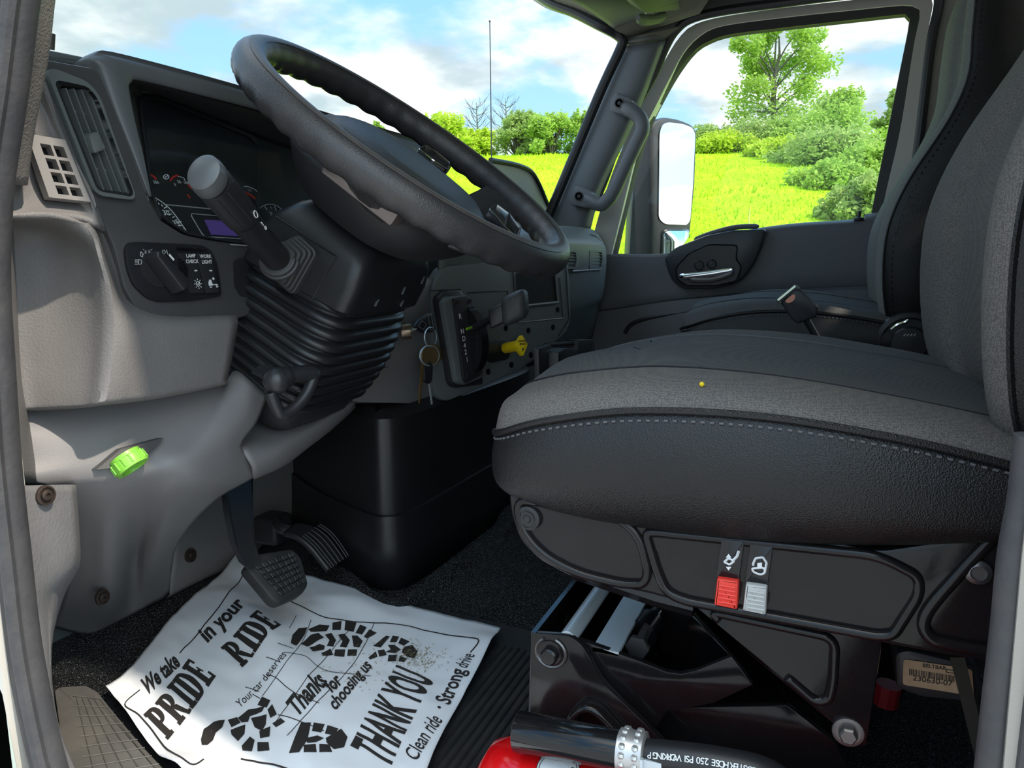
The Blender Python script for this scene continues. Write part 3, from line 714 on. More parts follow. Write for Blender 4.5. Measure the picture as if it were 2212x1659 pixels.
# pull pod
pod = [(1434, 556), (1460, 534), (1526, 508), (1584, 497), (1656, 494), (1645, 530), (1631, 563), (1606, 600), (1584, 614), (1541, 624), (1475, 624), (1452, 608), (1442, 585)]
bm = BM(); inset_prism(bm, rpoly(on(XP(2.175), pod), .012), V((.04, 0, 0)), .006); po = obj('pull_pod', bm, mat('charcoal satin pod', (.03, .032, .037, 1), .38), dr)
rec = [(1462, 578), (1490, 548), (1530, 530), (1592, 531), (1588, 560), (1600, 576), (1590, 606), (1545, 616), (1485, 616), (1464, 603)]
bm = BM(); frame(bm, rpoly(on(XP(2.172), [(a + (a - 1530) * .05, b + (b - 575) * .06) for a, b in rec]), .01), rpoly(on(XP(2.1745), rec), .01), (.002, 0, 0), 60, vec_in=(.004, 0, 0)); obj('pod_rim', bm, BLKG, po)
bm = BM(); prism(bm, rpoly(on(XP(2.1735), rec), .01), (.003, 0, 0)); obj('pod_recess', bm, BLK, po)
for a, b in ((1510, 573), (1537, 570)):
    bm = BM(); c = X(a, b, 2.17); lathe(bm, [(.0135, .0), (.0135, -.003), (.011, -.004), (.009, -.0025), (.0055, -.0025), (.004, -.004), (.001, -.004)], c, (1, 0, 0), 24); obj('lock_button', bm, BLK, po)
bm = BM(); hp = catmull(on(XP(2.162), [(1468, 597), (1500, 594), (1535, 590), (1560, 586), (1584, 583)]), 5)
tube(bm, hp, [.0035] + [.0055] * (len(hp) - 2) + [.004], 10, flat=(1.6, .8, (1, 0, 0))); obj('door_handle', bm, CHROME, po)
bm = BM(); hp = catmull(on(XP(2.166), [(1490, 604), (1530, 604), (1560, 598), (1583, 588)]), 5); tube(bm, hp, [.004] + [.008] * (len(hp) - 2) + [.004], 10); obj('handle_back', bm, PEW, po)
# top cap bulge above the pod
bm = BM(); tube(bm, catmull(on(XP(2.205), [(1500, 518), (1540, 503), (1590, 491), (1640, 489)]), 5), [.003] + [.007] * 14 + [.003], 8); obj('pod_cap', bm, DOORG, dr)
# lock pin
bm = BM(); c = X(1855, 474, 2.22); lathe(bm, [(.013, -.001), (.012, .004), (.006, .006), (.0045, .008), (.0045, .018), (.003, .021), (.0005, .022)], c, (0, 0, 1), 14); obj('lock_pin', bm, BLK, dr)
# window maker's etching
bm = BM(); fz = XP(XG - .001)
for l in ([(1852, 436), (1858, 431), (1864, 429), (1868, 434)], [(1858, 437), (1872, 435)], [(1876, 434), (1880, 431), (1881, 436)], [(1846, 433), (1852, 432)]): tube(bm, on(fz, l), .0006, 4)
prism(bm, [fz(1846, 440), fz(1880, 438), fz(1880, 439), fz(1846, 441)], (.0004, 0, 0)); obj('glass_etching', bm, BLK, dr, None)
# body side behind the door, b-pillar trim
bm = BM(); prism(bm, on(XP(2.19), [(2028, -60), (2024, 10), (2006, 110), (1984, 310), (1960, 480), (1940, 700), (2300, 700), (2300, -60)]), (.05, 0, 0)); struct(obj('wall_right', bm, BEIGE))
bm = BM(); prism(bm, [V((2.24, .56, -.1)), V((2.24, .58, .5)), V((2.24, .62, .55)), V((2.24, .78, .62)), V((2.24, 1.0, .62)), V((2.24, 1.0, -.1))], (.03, 0, 0)); struct(obj('wall_right.001', bm, DKG))
bm = BM(); prism(bm, [V((2.24, .58, -.1)), V((2.24, -.8, -.1)), V((2.24, -.8, .62)), V((2.24, .58, .50))], (.03, 0, 0)); struct(obj('wall_right.002', bm, DKG))

bm = BM(); box(bm, (2.225, -.21, 1.33), (.09, 1.16, .225)); struct(obj('wall_right.003', bm, HEAD))
# ------------------------------------------------------------------ grab handle
gh = thing('grab_handle', 'charcoal grab handle bolted to the passenger windscreen pillar', 'grab handle', X(1300, 320, XA))
XH = XA - .045
hp = catmull(on(XP(XH), [(1340, 226), (1366, 240), (1384, 258), (1387, 280), (1376, 305), (1352, 356), (1326, 412), (1312, 432), (1294, 441), (1250, 423)]), 6)
pth = [X(1350, 231, XA - .035)] + hp[5:-4] + [X(1268, 430, XA - .035)]
bm = BM(); tube(bm, pth, .0195, 14); obj('grip', bm, HND, gh)
for a, b, dx, dy in ((1338, 223, 20, 12), (1251, 424, 22, 8)):
    bm = BM(); c = X(a, b, XA - .051)
    inset_prism(bm, rpoly([X(a - 20, b - 8, XA - .05), X(a - 8, b - 26, XA - .05), X(a + 30, b - 8, XA - .052), X(a + 26, b + 28, XA - .052), X(a - 22, b + 18, XA - .05)], .014), V((.06, 0, 0)), .006)
    f = obj('foot', bm, HND, gh)
    bm = BM(); lathe(bm, [(.0125, 0), (.0125, -.003), (.010, -.003), (.010, .0), (.005, .0), (.005, -.003), (.001, -.003)], c + V((-.001, 0, 0)), (1, 0, 0), 20); obj('bolt', bm, BLK, f)

# ------------------------------------------------------------------ door mirror
mr = thing('door_mirror', 'tall black door mirror outside the passenger window', 'mirror', X(1430, 540, 2.5))
pm0 = X(1460, 400, 2.52); mn = V((-.52, -.85, .02)).normalized()
mp_ = PL(pm0, mn)
mo = [(1404, 272), (1418, 258), (1438, 252), (1470, 257), (1496, 268), (1507, 284), (1503, 400), (1494, 492), (1488, 548), (1470, 600), (1408, 600)]
bm = BM(); inset_prism(bm, rpoly(on(mp_, mo), .02), -mn * .07, .012); obj('housing', bm, BLK, mr)
g1 = [(1425, 285), (1432, 268), (1444, 264), (1476, 268), (1496, 276), (1502, 290), (1497, 400), (1491, 476), (1484, 486), (1436, 484), (1423, 472), (1424, 380)]
pmf = PL(pm0 + mn * .004, mn)
bm = BM(); prism(bm, rpoly(on(pmf, g1), .015), -mn * .003); obj('main_glass', bm, MIRROR, mr, None)
g2 = [(1430, 500), (1440, 494), (1488, 494), (1491, 510), (1485, 548), (1470, 580), (1428, 580)]
bm = BM(); c2 = pmf(1460, 530); ring = resample(rpoly(on(pmf, g2), .012), 40); rings = [[c2 + (p - c2) * s + mn * (.02 * (1 - s * s)) for p in ring] for s in (1, .8, .6, .4, .2, .02)]
loft(bm, rings); obj('convex_glass', bm, MIRROR, mr, 180)
# arm shell in front of the mirror head
sh = [(1366, 420), (1372, 350), (1384, 308), (1396, 278), (1410, 262), (1428, 254), (1426, 300), (1420, 400), (1420, 600), (1355, 600), (1360, 520)]
bm = BM(); inset_prism(bm, rpoly(on(PL(X(1390, 420, 2.47), V((-.93, -.3, .0))), sh), .02), V((.06, .03, 0)), .01); obj('arm_shell', bm, mat('charcoal mirror shell', (.055, .06, .068, 1), .4), mr)
bm = BM(); prism(bm, on(PL(X(1408, 430, 2.468), V((-.93, -.3, .0))), [(1409, 360), (1411, 362), (1411, 440), (1396, 440)]), V((.004, 0, 0))); obj('shell_inset', bm, FRAMEG, mr)

# ------------------------------------------------------------------ antenna on the hood
c = Y(1062, 346, 1.6); t_ = Y(1058, 46, 1.6); bm = BM()
b0 = c + V((0, 0, -.5)); tube(bm, [b0, c, c.lerp(t_, .5), t_], [.006, .0032, .0028, .0024], 8); ball(bm, t_, .005, 8)
an = tag(obj('whip_antenna', bm, BLK), 'thin black whip antenna upright outside the windscreen', 'antenna')
# ------------------------------------------------------------------ dashboard
D = thing('dashboard', 'grey and charcoal dashboard running from the open door across the cab', 'dashboard', V((1.2, .75, .4)))
def fas(off=0): return PL(V((.65, .68 - off, .4756)), (0, -1, .16))
FAS = fas()
def yy(l): return [Y(*p) if len(p) == 3 else fas(p[3])(p[0], p[1]) for p in l]
# instrument hood
hp = PL((.65, .755, .85), (0, -1, .2))
st = [((322, 424), (327, 424), .02), ((284, 325), (309, 332), .03), ((249, 240), (292, 262), .04), ((216, 158), (281, 205), .06), ((201, 130), (279, 186), .10), ((212, 120), (285, 177), .16), ((240, 119), (303, 173), .22), ((400, 160), (430, 204), .24), ((540, 199), (585, 245), .25), ((713, 252), (720, 288), .25), ((860, 293), (860, 335), .25), ((975, 330), (960, 380), .24)]
rows = []
for o, i, bk in st:
    a, b = hp(*o), hp(*i); w_ = (b - a).length
    nn = V((0, -1, .2)).normalized()
    rows.append([a + V((0, bk, -.05 * bk / .25)), a + V((0, .02 if bk > .05 else .008, 0)), a, a.lerp(b, .35) + nn * w_ * .16, a.lerp(b, .75) + nn * w_ * .12, b, b + V((0, .006, .001)), b + V((0, .010, .002))])
HOODM = mat('charcoal hood plastic', (.115, .12, .13, 1), .42, bump=('grain', 900, .15, .0004), var=(10, .3, (.15, .15, .155, 1)))
sheet('instrument_hood', rows, HOODM, D, .003, 4, 4, 50)
# dash top back to the windscreen
rows = [[V((.50, .80, .70)), V((.63, .81, .735)), V((.9, .82, .757)), V((1.25, .82, .745)), V((1.45, .80, .62)), V((2.05, .68, .53))],
        [V((.50, .85, .68)), V((.63, .88, .70)), V((.9, .95, .71)), V((1.2, .96, .70)), V((1.45, .95, .60)), V((2.05, .80, .54))],
        [V((.50, .95, .62)), V((.63, 1.0, .63)), V((.9, 1.03, .64)), V((1.2, 1.05, .64)), V((1.45, 1.05, .58)), V((2.1, .95, .53))]]
bm = BM(); skin(bm, grid(rows, 3, 3)); obj('dash_top', bm, DKG, D, solid=.01)
bm = BM(); box(bm, (1.36, .90, .46), (1.16, .20, .32)); obj('dash_core', bm, BLK, D)
# end bolster by the pillar
bm = BM(); inset_prism(bm, rpoly(on(YP(.765), [(88, 103), (198, 125), (207, 133), (206, 149), (88, 128)]), .006), V((0, .09, 0)), .004); obj('end_bolster', bm, DKG, D)
# fascia around the cluster, vent and light switch
fo = [(90, 126), (204, 147), (216, 156), (270, 290), (319, 424), (342, 471), (399, 507), (467, 520), (547, 529), (600, 545), (600, 660), (513, 690), (420, 694), (334, 698), (312, 687), (290, 660), (268, 622), (256, 570), (245, 530), (207, 448), (139, 300), (90, 188)]
o = plate('fascia', rpoly(on(FAS, fo), .008, 3), DK, D, V((0, .018, 0)), bev=.0035)
cut(o, [p + V((0, -.01, 0)) for p in rpoly(on(fas(.004), [(118, 178), (126, 173), (191, 187), (211, 212), (289, 417), (285, 425), (217, 414), (208, 406)]), .010)], V((0, .06, 0)))
bm = BM(); prism(bm, rpoly(on(fas(.001), [(504, 566), (512, 558), (560, 556), (560, 640), (520, 642), (506, 620)]), .006), V((0, .01, 0))); obj('gap_shade_plate', bm, BLK, D)  # black plate painted in for the shaded hole beside the column
# left vent
vo = rpoly(on(fas(.006), [(101, 154), (117, 147), (190, 176), (216, 206), (294, 424), (287, 432), (218, 423), (202, 411)]), .012)
vi = rpoly(on(fas(.006), [(118, 178), (126, 173), (191, 187), (211, 212), (289, 417), (285, 425), (217, 414), (208, 406)]), .010)
VT = obj_ = None
bm = BM(); frame(bm, vo, vi, V((0, .008, 0)), 72, vec_in=V((0, .024, 0))); VT = obj('air_vent', bm, DKG, D, 30)
bm = BM(); prism(bm, [p + V((0, .026, 0)) for p in vo], V((0, .004, 0))); obj('duct', bm, BLKG, VT)
bm = BM(); inner2 = rpoly(on(fas(-.002), [(124, 183), (190, 194), (208, 216), (284, 413), (280, 419), (219, 409), (212, 402)]), .008)
frame(bm, vi, inner2, V((0, .006, 0)), 60); obj('louver_frame', bm, BLK, VT, 30)
def bar(bm, f, a, b, r, sg=6): tube(bm, [f(*a), f(*b)], r, sg)
for a, b in (((141, 190), (223, 410)), ((158, 191), (241, 412)), ((175, 193), (259, 414)), ((192, 198), (273, 416))):
    bm = BM(); p, q = fas(-.001)(*a), fas(-.001)(*b); prism(bm, [p, q, q + V((.0016, 0, 0)), p + V((.0016, 0, 0))], V((0, .02, 0))); obj('louver', bm, DKG, VT)
for a, b in (((150, 238), (212, 254)), ((203, 364), (262, 374))):
    bm = BM(); bar(bm, fas(-.009), a, b, .0012); obj('louver_link', bm, DKG, VT)
bm = BM(); inset_prism(bm, rpoly(on(fas(.006), [(193, 290), (212, 283), (228, 315), (230, 322), (205, 333)]), .004), V((0, .014, 0)), .002); obj('louver_tab', bm, DKG, VT)
# side-glass demister grille on the grey end panel
gpn = P3(Y(63, 291, .684), Y(139, 304, .677), Y(193, 433, .664))
q = [(58, 288), (141, 302), (196, 436), (106, 426)]
def bil(u, v): a, b, c, d = [V(p) for p in q]; return a.lerp(b, u).lerp(d.lerp(c, u), v)
gf = lambda p: gpn(p.x, p.y)
bm = BM()
us = [0, .26, .53, .60, .87, 1.0]; vsr = [0, .13, .31, .36, .53, .58, .74, .79, .93, 1]
nrm = (gf(bil(1, 0)) - gf(bil(0, 0))).cross(gf(bil(0, 1)) - gf(bil(0, 0))).normalized()
if nrm.dot(CAM - gf(bil(0, 0))) > 0: nrm = -nrm
for i in range(5):
    for j in range(9):
        if i in (1, 3) and j in (1, 3, 5, 7): continue
        prism(bm, [gf(bil(us[i], vsr[j])), gf(bil(us[i + 1], vsr[j])), gf(bil(us[i + 1], vsr[j + 1])), gf(bil(us[i], vsr[j + 1]))], nrm * .010)
DG = obj('demister_grille', bm, mat('light grey grille plastic', (.24, .225, .215, 1), .5, bump=('grain', 900, .2, .0004)), D, 30)
bm = BM(); prism(bm, [gf(bil(u, v)) + nrm * .0105 for u, v in ((.03, .03), (.97, .03), (.97, .97), (.03, .97))], nrm * .003); obj('duct', bm, BLKG, DG)
# grey end panel: taupe box round the grille, ridge, pocket and knee corner
rows = [yy(r) for r in (
    [(-40, 296, .70), (30, 296, .688), (52, 286, .686), (66, 176, .70), (90, 182, .688), (98, 190, .70)],
    [(-40, 340, .70), (20, 345, .688), (60, 345, .692), (112, 295, .696), (130, 290, .691), (141, 297, .692)],
    [(-40, 390, .70), (10, 392, .688), (76, 390, .696), (150, 372, .691), (166, 366, .684), (176, 374, .69)],
    [(-40, 438, .705), (0, 440, .688), (100, 432, .688), (180, 436, .682), (200, 442, .670), (214, 452, .684)],
    [(-40, 466, .705), (0, 468, .685), (100, 462, .672), (180, 470, .664), (212, 486, .660), (232, 500, .678)])]
sheet('end_panel', rows, G_PLASTIC, D, .006, 4, 4, 40)
rows = [yy(r) for r in (
    [(-40, 468, .705), (0, 470, .690), (60, 470, .678), (110, 470, .671), (160, 478, .665), (196, 482, .666), (209, 480, 0, -.006), (330, 500, 0, -.02), (500, 560, 0, -.02)],
    [(-40, 474, .72), (0, 475, .712), (60, 476, .70), (112, 480, .688), (158, 492, .672), (208, 504, .663), (228, 522, 0, -.006), (340, 560, 0, -.02), (500, 600, 0, -.02)],
    [(-20, 500, .745), (10, 500, .742), (60, 500, .738), (118, 508, .722), (176, 530, .690), (222, 560, .658), (254, 586, 0, -.006), (345, 610, 0, -.02), (500, 640, 0, -.02)],
    [(0, 570, .752), (22, 570, .75), (62, 572, .742), (122, 582, .725), (186, 600, .692), (239, 620, .655), (274, 646, 0, -.006), (350, 670, 0, -.014), (505, 670, 0, -.014)],
    [(18, 660, .752), (34, 660, .75), (70, 665, .742), (130, 672, .722), (192, 685, .69), (246, 690, .653), (320, 700, .657), (400, 702, .659), (514, 694, .664)],
    [(32, 770, .75), (42, 770, .748), (76, 772, .738), (132, 778, .716), (190, 780, .686), (242, 775, .652), (320, 775, .656), (400, 768, .658), (506, 752, .664)],
    [(40, 860, .745), (46, 862, .742), (80, 862, .732), (132, 862, .708), (185, 860, .680), (232, 852, .654), (315, 842, .658), (400, 828, .660), (494, 812, .666)],
    [(42, 884, .745), (48, 885, .742), (82, 884, .733), (132, 881, .710), (184, 877, .684), (222, 872, .660), (312, 862, .664), (398, 847, .666), (490, 828, .671)],
    [(42, 888, .76), (48, 889, .76), (82, 888, .752), (132, 885, .735), (184, 881, .712), (222, 876, .692), (312, 866, .695), (398, 851, .697), (490, 832, .70)])]
sheet('knee_corner', rows, G_PLASTIC, D, .005, 4, 4, 40)
# lower knee panel sweeping down to the kick plate
rows = [yy(r) for r in (
    [(45, 876, .765), (150, 868, .745), (250, 858, .728), (370, 840, .715), (480, 822, .702), (508, 800, .690), (545, 826, .668), (578, 853, .662)],
    [(50, 930, .745), (150, 925, .728), (250, 912, .712), (370, 893, .70), (448, 880, .688), (486, 878, .672), (525, 895, .660), (556, 910, .664)],
    [(56, 1000, .735), (150, 985, .718), (250, 968, .705), (340, 950, .694), (405, 945, .68), (450, 948, .664), (490, 955, .660), (521, 966, .668)],
    [(60, 1036, .728), (160, 1026, .712), (250, 1012, .699), (325, 996, .688), (378, 990, .671), (430, 998, .662), (500, 1006, .670), (556, 1012, .690)],
    [(120, 1060, .73), (170, 1056, .722), (255, 1046, .706), (325, 1030, .690), (384, 1026, .672), (430, 1034, .668), (482, 1044, .684), (548, 1032, .705)],
    [(150, 1130, .79), (190, 1130, .78), (245, 1112, .75), (305, 1092, .748), (350, 1070, .71), (392, 1066, .70), (432, 1072, .715), (478, 1072, .735)],
    [(150, 1230, .87), (195, 1240, .86), (243, 1240, .85), (292, 1190, .895), (322, 1152, .83), (350, 1135, .79), (378, 1130, .79), (420, 1125, .80)],
    [(130, 1318, .95), (188, 1328, .945), (240, 1322, .935), (285, 1280, .95), (312, 1258, .925), (332, 1240, .91), (352, 1220, .90), (376, 1195, .89)],
    [(108, 1352, .985), (190, 1372, .975), (240, 1352, .97), (285, 1329, .965), (312, 1316, .96), (332, 1306, .957), (352, 1297, .953), (366, 1285, .950)])]
sheet('knee_panel', rows, G_FINE, D, .005, 4, 4, 60)
rows = [yy(r) for r in (
    [(518, 958, .70), (556, 912, .72), (608, 890, .73), (680, 868, .73), (775, 838, .72)],
    [(524, 968, .676), (580, 944, .684), (634, 914, .688), (700, 888, .69), (776, 848, .69)],
    [(546, 1008, .668), (598, 978, .664), (648, 945, .666), (704, 908, .670), (774, 862, .675)],
    [(547, 1032, .69), (612, 1002, .684), (662, 965, .684), (713, 926, .688), (768, 876, .69)],
    [(549, 1036, .74), (615, 1006, .74), (664, 969, .74), (715, 930, .74), (770, 880, .74)])]
sheet('column_surround', rows, G_FINE, D, .004, 4, 4, 50)
rows = [yy(r) for r in (
    [(790, 600, .67), (850, 600, .662), (905, 600, .657), (990, 600, .66)],
    [(790, 700, .668), (860, 690, .66), (920, 680, .655), (990, 680, .658)],
    [(770, 800, .668), (850, 790, .659), (920, 780, .654), (990, 775, .658)],
    [(764, 860, .670), (850, 862, .660), (920, 862, .656), (985, 858, .660)],
    [(762, 868, .680), (850, 870, .670), (920, 870, .666), (985, 866, .67)],
    [(762, 872, .78), (850, 872, .78), (920, 871, .78), (985, 868, .78)])]
sheet('ignition_panel', rows, G_FINE, D, .004, 4, 3, 50)
bm = BM(); bar(bm, YP(.657), (812, 793), (838, 793), .0008); obj('panel_seam', bm, BLK, D)
rows = [yy(r) for r in (
    [(400, 1060, .965), (470, 1000, .965), (560, 940, .965), (640, 900, .965), (664, 930, .968), (668, 940, .99)],
    [(380, 1170, .962), (446, 1130, .962), (540, 1080, .962), (630, 1040, .962), (660, 1060, .966), (664, 1064, .99)],
    [(372, 1230, .958), (446, 1200, .958), (530, 1160, .96), (600, 1115, .96), (640, 1105, .966), (644, 1110, .99)],
    [(360, 1292, .955), (440, 1252, .957), (500, 1226, .96), (545, 1205, .962), (580, 1155, .966), (584, 1160, .99)])]
sheet('toe_panel', rows, G_FINE, D, .004, 4, 4, 50)
# lower pillar cover
rows = [yy(r) for r in (
    [(-30, 440, .655), (0, 450, .675), (16, 466, .70), (30, 480, .75)],
    [(-25, 600, .655), (6, 600, .672), (28, 600, .70), (36, 600, .76)],
    [(-6, 800, .655), (22, 800, .672), (41, 800, .70), (46, 800, .77)],
    [(6, 900, .655), (34, 900, .672), (54, 900, .70), (60, 895, .75)],
    [(16, 1040, .655), (44, 1042, .672), (63, 1043, .70), (90, 1044, .74)])]
sheet('pillar_cover', rows, G_PLASTIC, D, .005, 4, 4, 50)
rows = [yy(r) for r in (
    [(16, 1046, .652), (70, 1049, .660), (140, 1047, .672), (160, 1047, .685), (166, 1050, .75)],
    [(40, 1140, .650), (90, 1140, .662), (145, 1140, .672), (167, 1140, .69), (172, 1145, .78)],
    [(58, 1235, .650), (100, 1235, .664), (145, 1228, .68), (166, 1214, .70), (172, 1225, .80)],
    [(70, 1300, .650), (90, 1300, .666), (108, 1292, .69), (130, 1278, .72), (140, 1285, .82)],
    [(78, 1400, .650), (96, 1400, .655), (106, 1400, .668), (110, 1400, .69), (112, 1400, .85)],
    [(96, 1560, .645), (110, 1560, .648), (120, 1560, .655), (124, 1560, .67), (126, 1560, .80)],
    [(120, 1700, .62), (150, 1700, .625), (175, 1700, .63), (182, 1700, .65), (185, 1700, .75)])]
sheet('kick_cover', rows, mat('grey pebbled kick plastic', (.18, .175, .178, 1), .5, bump=('noise', 260, .35, .002), var=(9, .3, (.32, .3, .28, 1))), D, .005, 4, 4, 60)
def screw(px, y, r, parent=D, m=RUST, washer=True, ax=(0, -1, .1)):
    bm = BM(); c = Y(px[0], px[1], y)
    if washer: lathe(bm, [(r * 1.9, -.001), (r * 1.85, .0018), (r * 1.5, .0022), (r * 1.4, .0004)], c, ax, 24)
    lathe(bm, [(r, 0), (r, .003), (r * .8, .0042), (r * .45, .0044), (r * .4, .002), (.0001, .002)], c, ax, 18)
    return obj('screw', bm, m, parent)
screw((98, 1070), .660, .0050)
screw((221, 1290), .868, .0056); screw((412, 1200), .954, .0060)
screw((645, 1078), .960, .005, washer=False)
# diagnostic socket with its green cap
kp = P3(Y(188, 1018, .706), Y(347, 945, .690), Y(253, 969, .703))
bm = BM(); nn = V((0, -1, .1)).normalized()
prism(bm, [p + nn * .006 for p in on(kp, [(200, 1014), (253, 970), (345, 946), (330, 962), (308, 983), (245, 1010)])], -nn * .012); obj('recess_shade_plate', bm, DK, D)  # dark plate on the panel, its colour stands in for the recess shade
ax = V((.12, -.62, -.78)).normalized(); c = Y(268, 985, .692)
bm = BM(); pr = [(.0172, 0), (.0172, .004), (.0182, .005), (.0186, .014), (.0178, .0168), (.0135, .017), (.0125, .0135), (.004, .013), (.0001, .013)]
lathe(bm, pr, c, ax, 28)
s_, u_, t_ = axes(ax)
for i in range(14):
    a = 2 * math.pi * i / 14; tube(bm, [c + (s_ * math.cos(a) + u_ * math.sin(a)) * .0184 + t_ * .004, c + (s_ * math.cos(a) + u_ * math.sin(a)) * .0186 + t_ * .014], .0011, 5)
box(bm, c + t_ * .0145, (.014, .004, .004)); 
tag(obj('socket_cap', bm, GRN), 'lime green round cap plugged under the grey knee panel', 'cap')

# ---- light switch panel
S = fas(.0045); SW = [(272, 540), (279, 525), (302, 522), (438, 529), (456, 538), (470, 566), (477, 605), (480, 640), (420, 650), (346, 653), (320, 645), (290, 616), (277, 580)]
o = plate('light_switch_panel', rpoly(on(S, SW), .006), mat('black switch plastic', (.017, .017, .02, 1), .36, bump=('grain', 900, .1, .0003)), D, V((0, .008, 0)), bev=.002)
SP = o
R_, U_ = V((1, 0, 0)), V((0, .16, 1)).normalized()
S2 = fas(.0046)
dc = S2(338, 580); nf = V((0, -1, .16)).normalized()
bm = BM(); lathe(bm, [(.0215, 0), (.0212, .0012), (.0195, .0016), (.0001, .0016)], dc, nf, 36); dial = obj('dial_plate', bm, BLK, SP)
bm = BM(); kd = (S2(382, 626) - S2(316, 552)).normalized(); ks = kd.cross(nf).normalized(); k0 = S2(316, 553) + nf * .002; k1 = S2(378, 622) + nf * .002
ring = lambda w_, h: [k0 - ks * w_ * .55 + nf * h, k0 - kd * .002 + nf * h, k0 + ks * w_ * .55 + nf * h, k1 + ks * w_ + nf * h, k1 + kd * .001 + nf * h, k1 - ks * w_ + nf * h]
loft(bm, [ring(.0115, 0), ring(.0105, .008), ring(.0075, .0165), ring(.005, .0175)]); kn = obj('light_knob', bm, BLK, SP, 30, bevel=.001)
bm = BM(); p = S2(342, 562) + nf * .0196; prism(bm, [p - ks * .0012 - kd * .004, p + ks * .0012 - kd * .004, p + ks * .0012 + kd * .004, p - ks * .0012 + kd * .004], nf * .0004); obj('knob_mark', bm, WHITE, kn, None)
# printed symbols round the dial
bm = BM()
def seg(a, b, w_=.0005): tube(bm, [S2(*a) + nf * .0018, S2(*b) + nf * .0018], w_, 4)
def loop(pts, w_=.0005): tube(bm, [S2(*a) + nf * .0018 for a in pts], w_, 4, closed=True)
text_bm(bm, '0', S2(303, 551) + nf * .002, R_, U_, .0085, .02)
loop([(297, 561), (302, 562), (304, 567), (301, 572), (297, 572)])
for k in range(4): seg((289, 562 + 3.2 * k), (295, 562 + 3.2 * k), .00045)
for sx_ in (-1, 1):
    loop([(316 + 3 * sx_, 541), (316 + 3 * sx_, 549), (316 + 6 * sx_, 545)], .0004); seg((316 + 7 * sx_, 541), (316 + 10 * sx_, 539), .0004); seg((316 + 7 * sx_, 548), (316 + 10 * sx_, 551), .0004)
loop([(331, 545), (336, 546), (338, 550), (335, 553), (331, 552)]); loop([(349, 541), (353, 541), (355, 546), (352, 550), (349, 548)]); seg((357, 540), (360, 550)); seg((354, 544), (359, 545), .0004)
obj('dial_symbols', bm, DIMW, SP, None, recalc=False)
# thumb wheel
bm = BM(); tc_ = S2(391, 585); lathe(bm, [(.014, -.003), (.0145, -.002), (.0145, .002), (.014, .003)], tc_ + V((0, .007, 0)), (1, 0, 0), 30)
for i in range(24):
    a = 2 * math.pi * i / 24; box(bm, tc_ + V((0, .007 + .0147 * math.cos(a), .0147 * math.sin(a))), (.006, .0012, .0012))
obj('dimmer_wheel', bm, BLKG, SP)
bm = BM(); prism(bm, on(S2, [(395, 568), (397, 568), (400, 598), (398, 600)]), nf * .0006); text_bm(bm, '*', S2(380, 602) + nf * .002, R_, U_, .018, .03); obj('dimmer_mark', bm, WHITE, SP, None, recalc=False)
bm = BM(); prism(bm, rpoly(on(S2, [(380, 535), (446, 538), (447, 543), (382, 541)]), .001), nf * .0008); obj('blank_slot', bm, BLKG, SP)
for qd, t1, t2, tp, icon in (([(389, 547), (421, 547), (444, 633), (413, 634)], 'LAMP', 'CHECK', (412, 559), 0), ([(424, 547), (455, 548), (475, 632), (447, 634)], 'WORK', 'LIGHT', (444, 560), 1)):
    bm = BM(); pts = rpoly(on(fas(.008), qd), .002); inset_prism(bm, pts, V((0, .004, 0)), .0008); rk = obj('rocker_switch', bm, BLK, SP, 30)
    f2 = fas(.0082); bm = BM()
    text_bm(bm, t1, f2(tp[0], tp[1] - 6), R_, U_, .0058, .02, lift=.0002); text_bm(bm, t2, f2(tp[0] + 3, tp[1] + 6), R_, U_, .0058, .02, lift=.0002)
    prism(bm, on(f2, [(tp[0] + 8, 583), (tp[0] + 14, 583), (tp[0] + 14, 586), (tp[0] + 8, 586)]), nf * .0002)
    ic = V((tp[0] + 16, 613))
    if icon == 0:
        cc = f2(*ic); tube(bm, [cc + (R_ * math.cos(a) + U_ * math.sin(a)) * .0028 for a in [i * .63 for i in range(10)]], .0004, 4, closed=True)
        for i in range(8):
            a = i * .785; v = R_ * math.cos(a) + U_ * math.sin(a); tube(bm, [cc + v * .0042, cc + v * .006], .0004, 4)
        tube(bm, [cc + R_ * -.001, cc - U_ * .0012, cc + R_ * .0022 + U_ * .002], .0004, 4)
    else:
        cc = f2(*ic); P_ = lambda a, b: cc + R_ * a + U_ * b
        prism(bm, [P_(-.007, -.002), P_(-.001, -.002), P_(-.001, .001), P_(-.002, .005), P_(-.005, .005), P_(-.007, .001)], nf * .0002)
        prism(bm, [P_(-.001, -.0015), P_(.007, -.0015), P_(.007, -.0005), P_(-.001, -.0005)], nf * .0002)
        for a in (-.004, .006): tube(bm, [P_(a + .0016 * math.cos(i), -.003 + .0016 * math.sin(i)) for i in range(6)], .0004, 4, closed=True)
        prism(bm, [P_(.000, .006), P_(.002, .004), P_(.004, .006), P_(.002, .008)], nf * .0002)
    obj('switch_print', bm, WHITE, rk, None, recalc=False)

# ---- instrument cluster
IC = thing('instrument_cluster', 'instrument cluster with gauges and violet display under the dash hood', 'instrument cluster', FAS(420, 480))
cf = PL(FAS(404, 505) + V((0, .004, 0)), (0, -1, .55)); cn = V((0, -1, .55)).normalized()
co = [(297, 219), (313, 204), (342, 205), (623, 322), (800, 380), (800, 575), (620, 540), (544, 528), (470, 518), (404, 506), (349, 472), (325, 424)]
FACE = mat('instrument face', (.012, .013, .016, 1), .45)
plate('dial_face', on(cf, co), FACE, IC, -cn * .004)
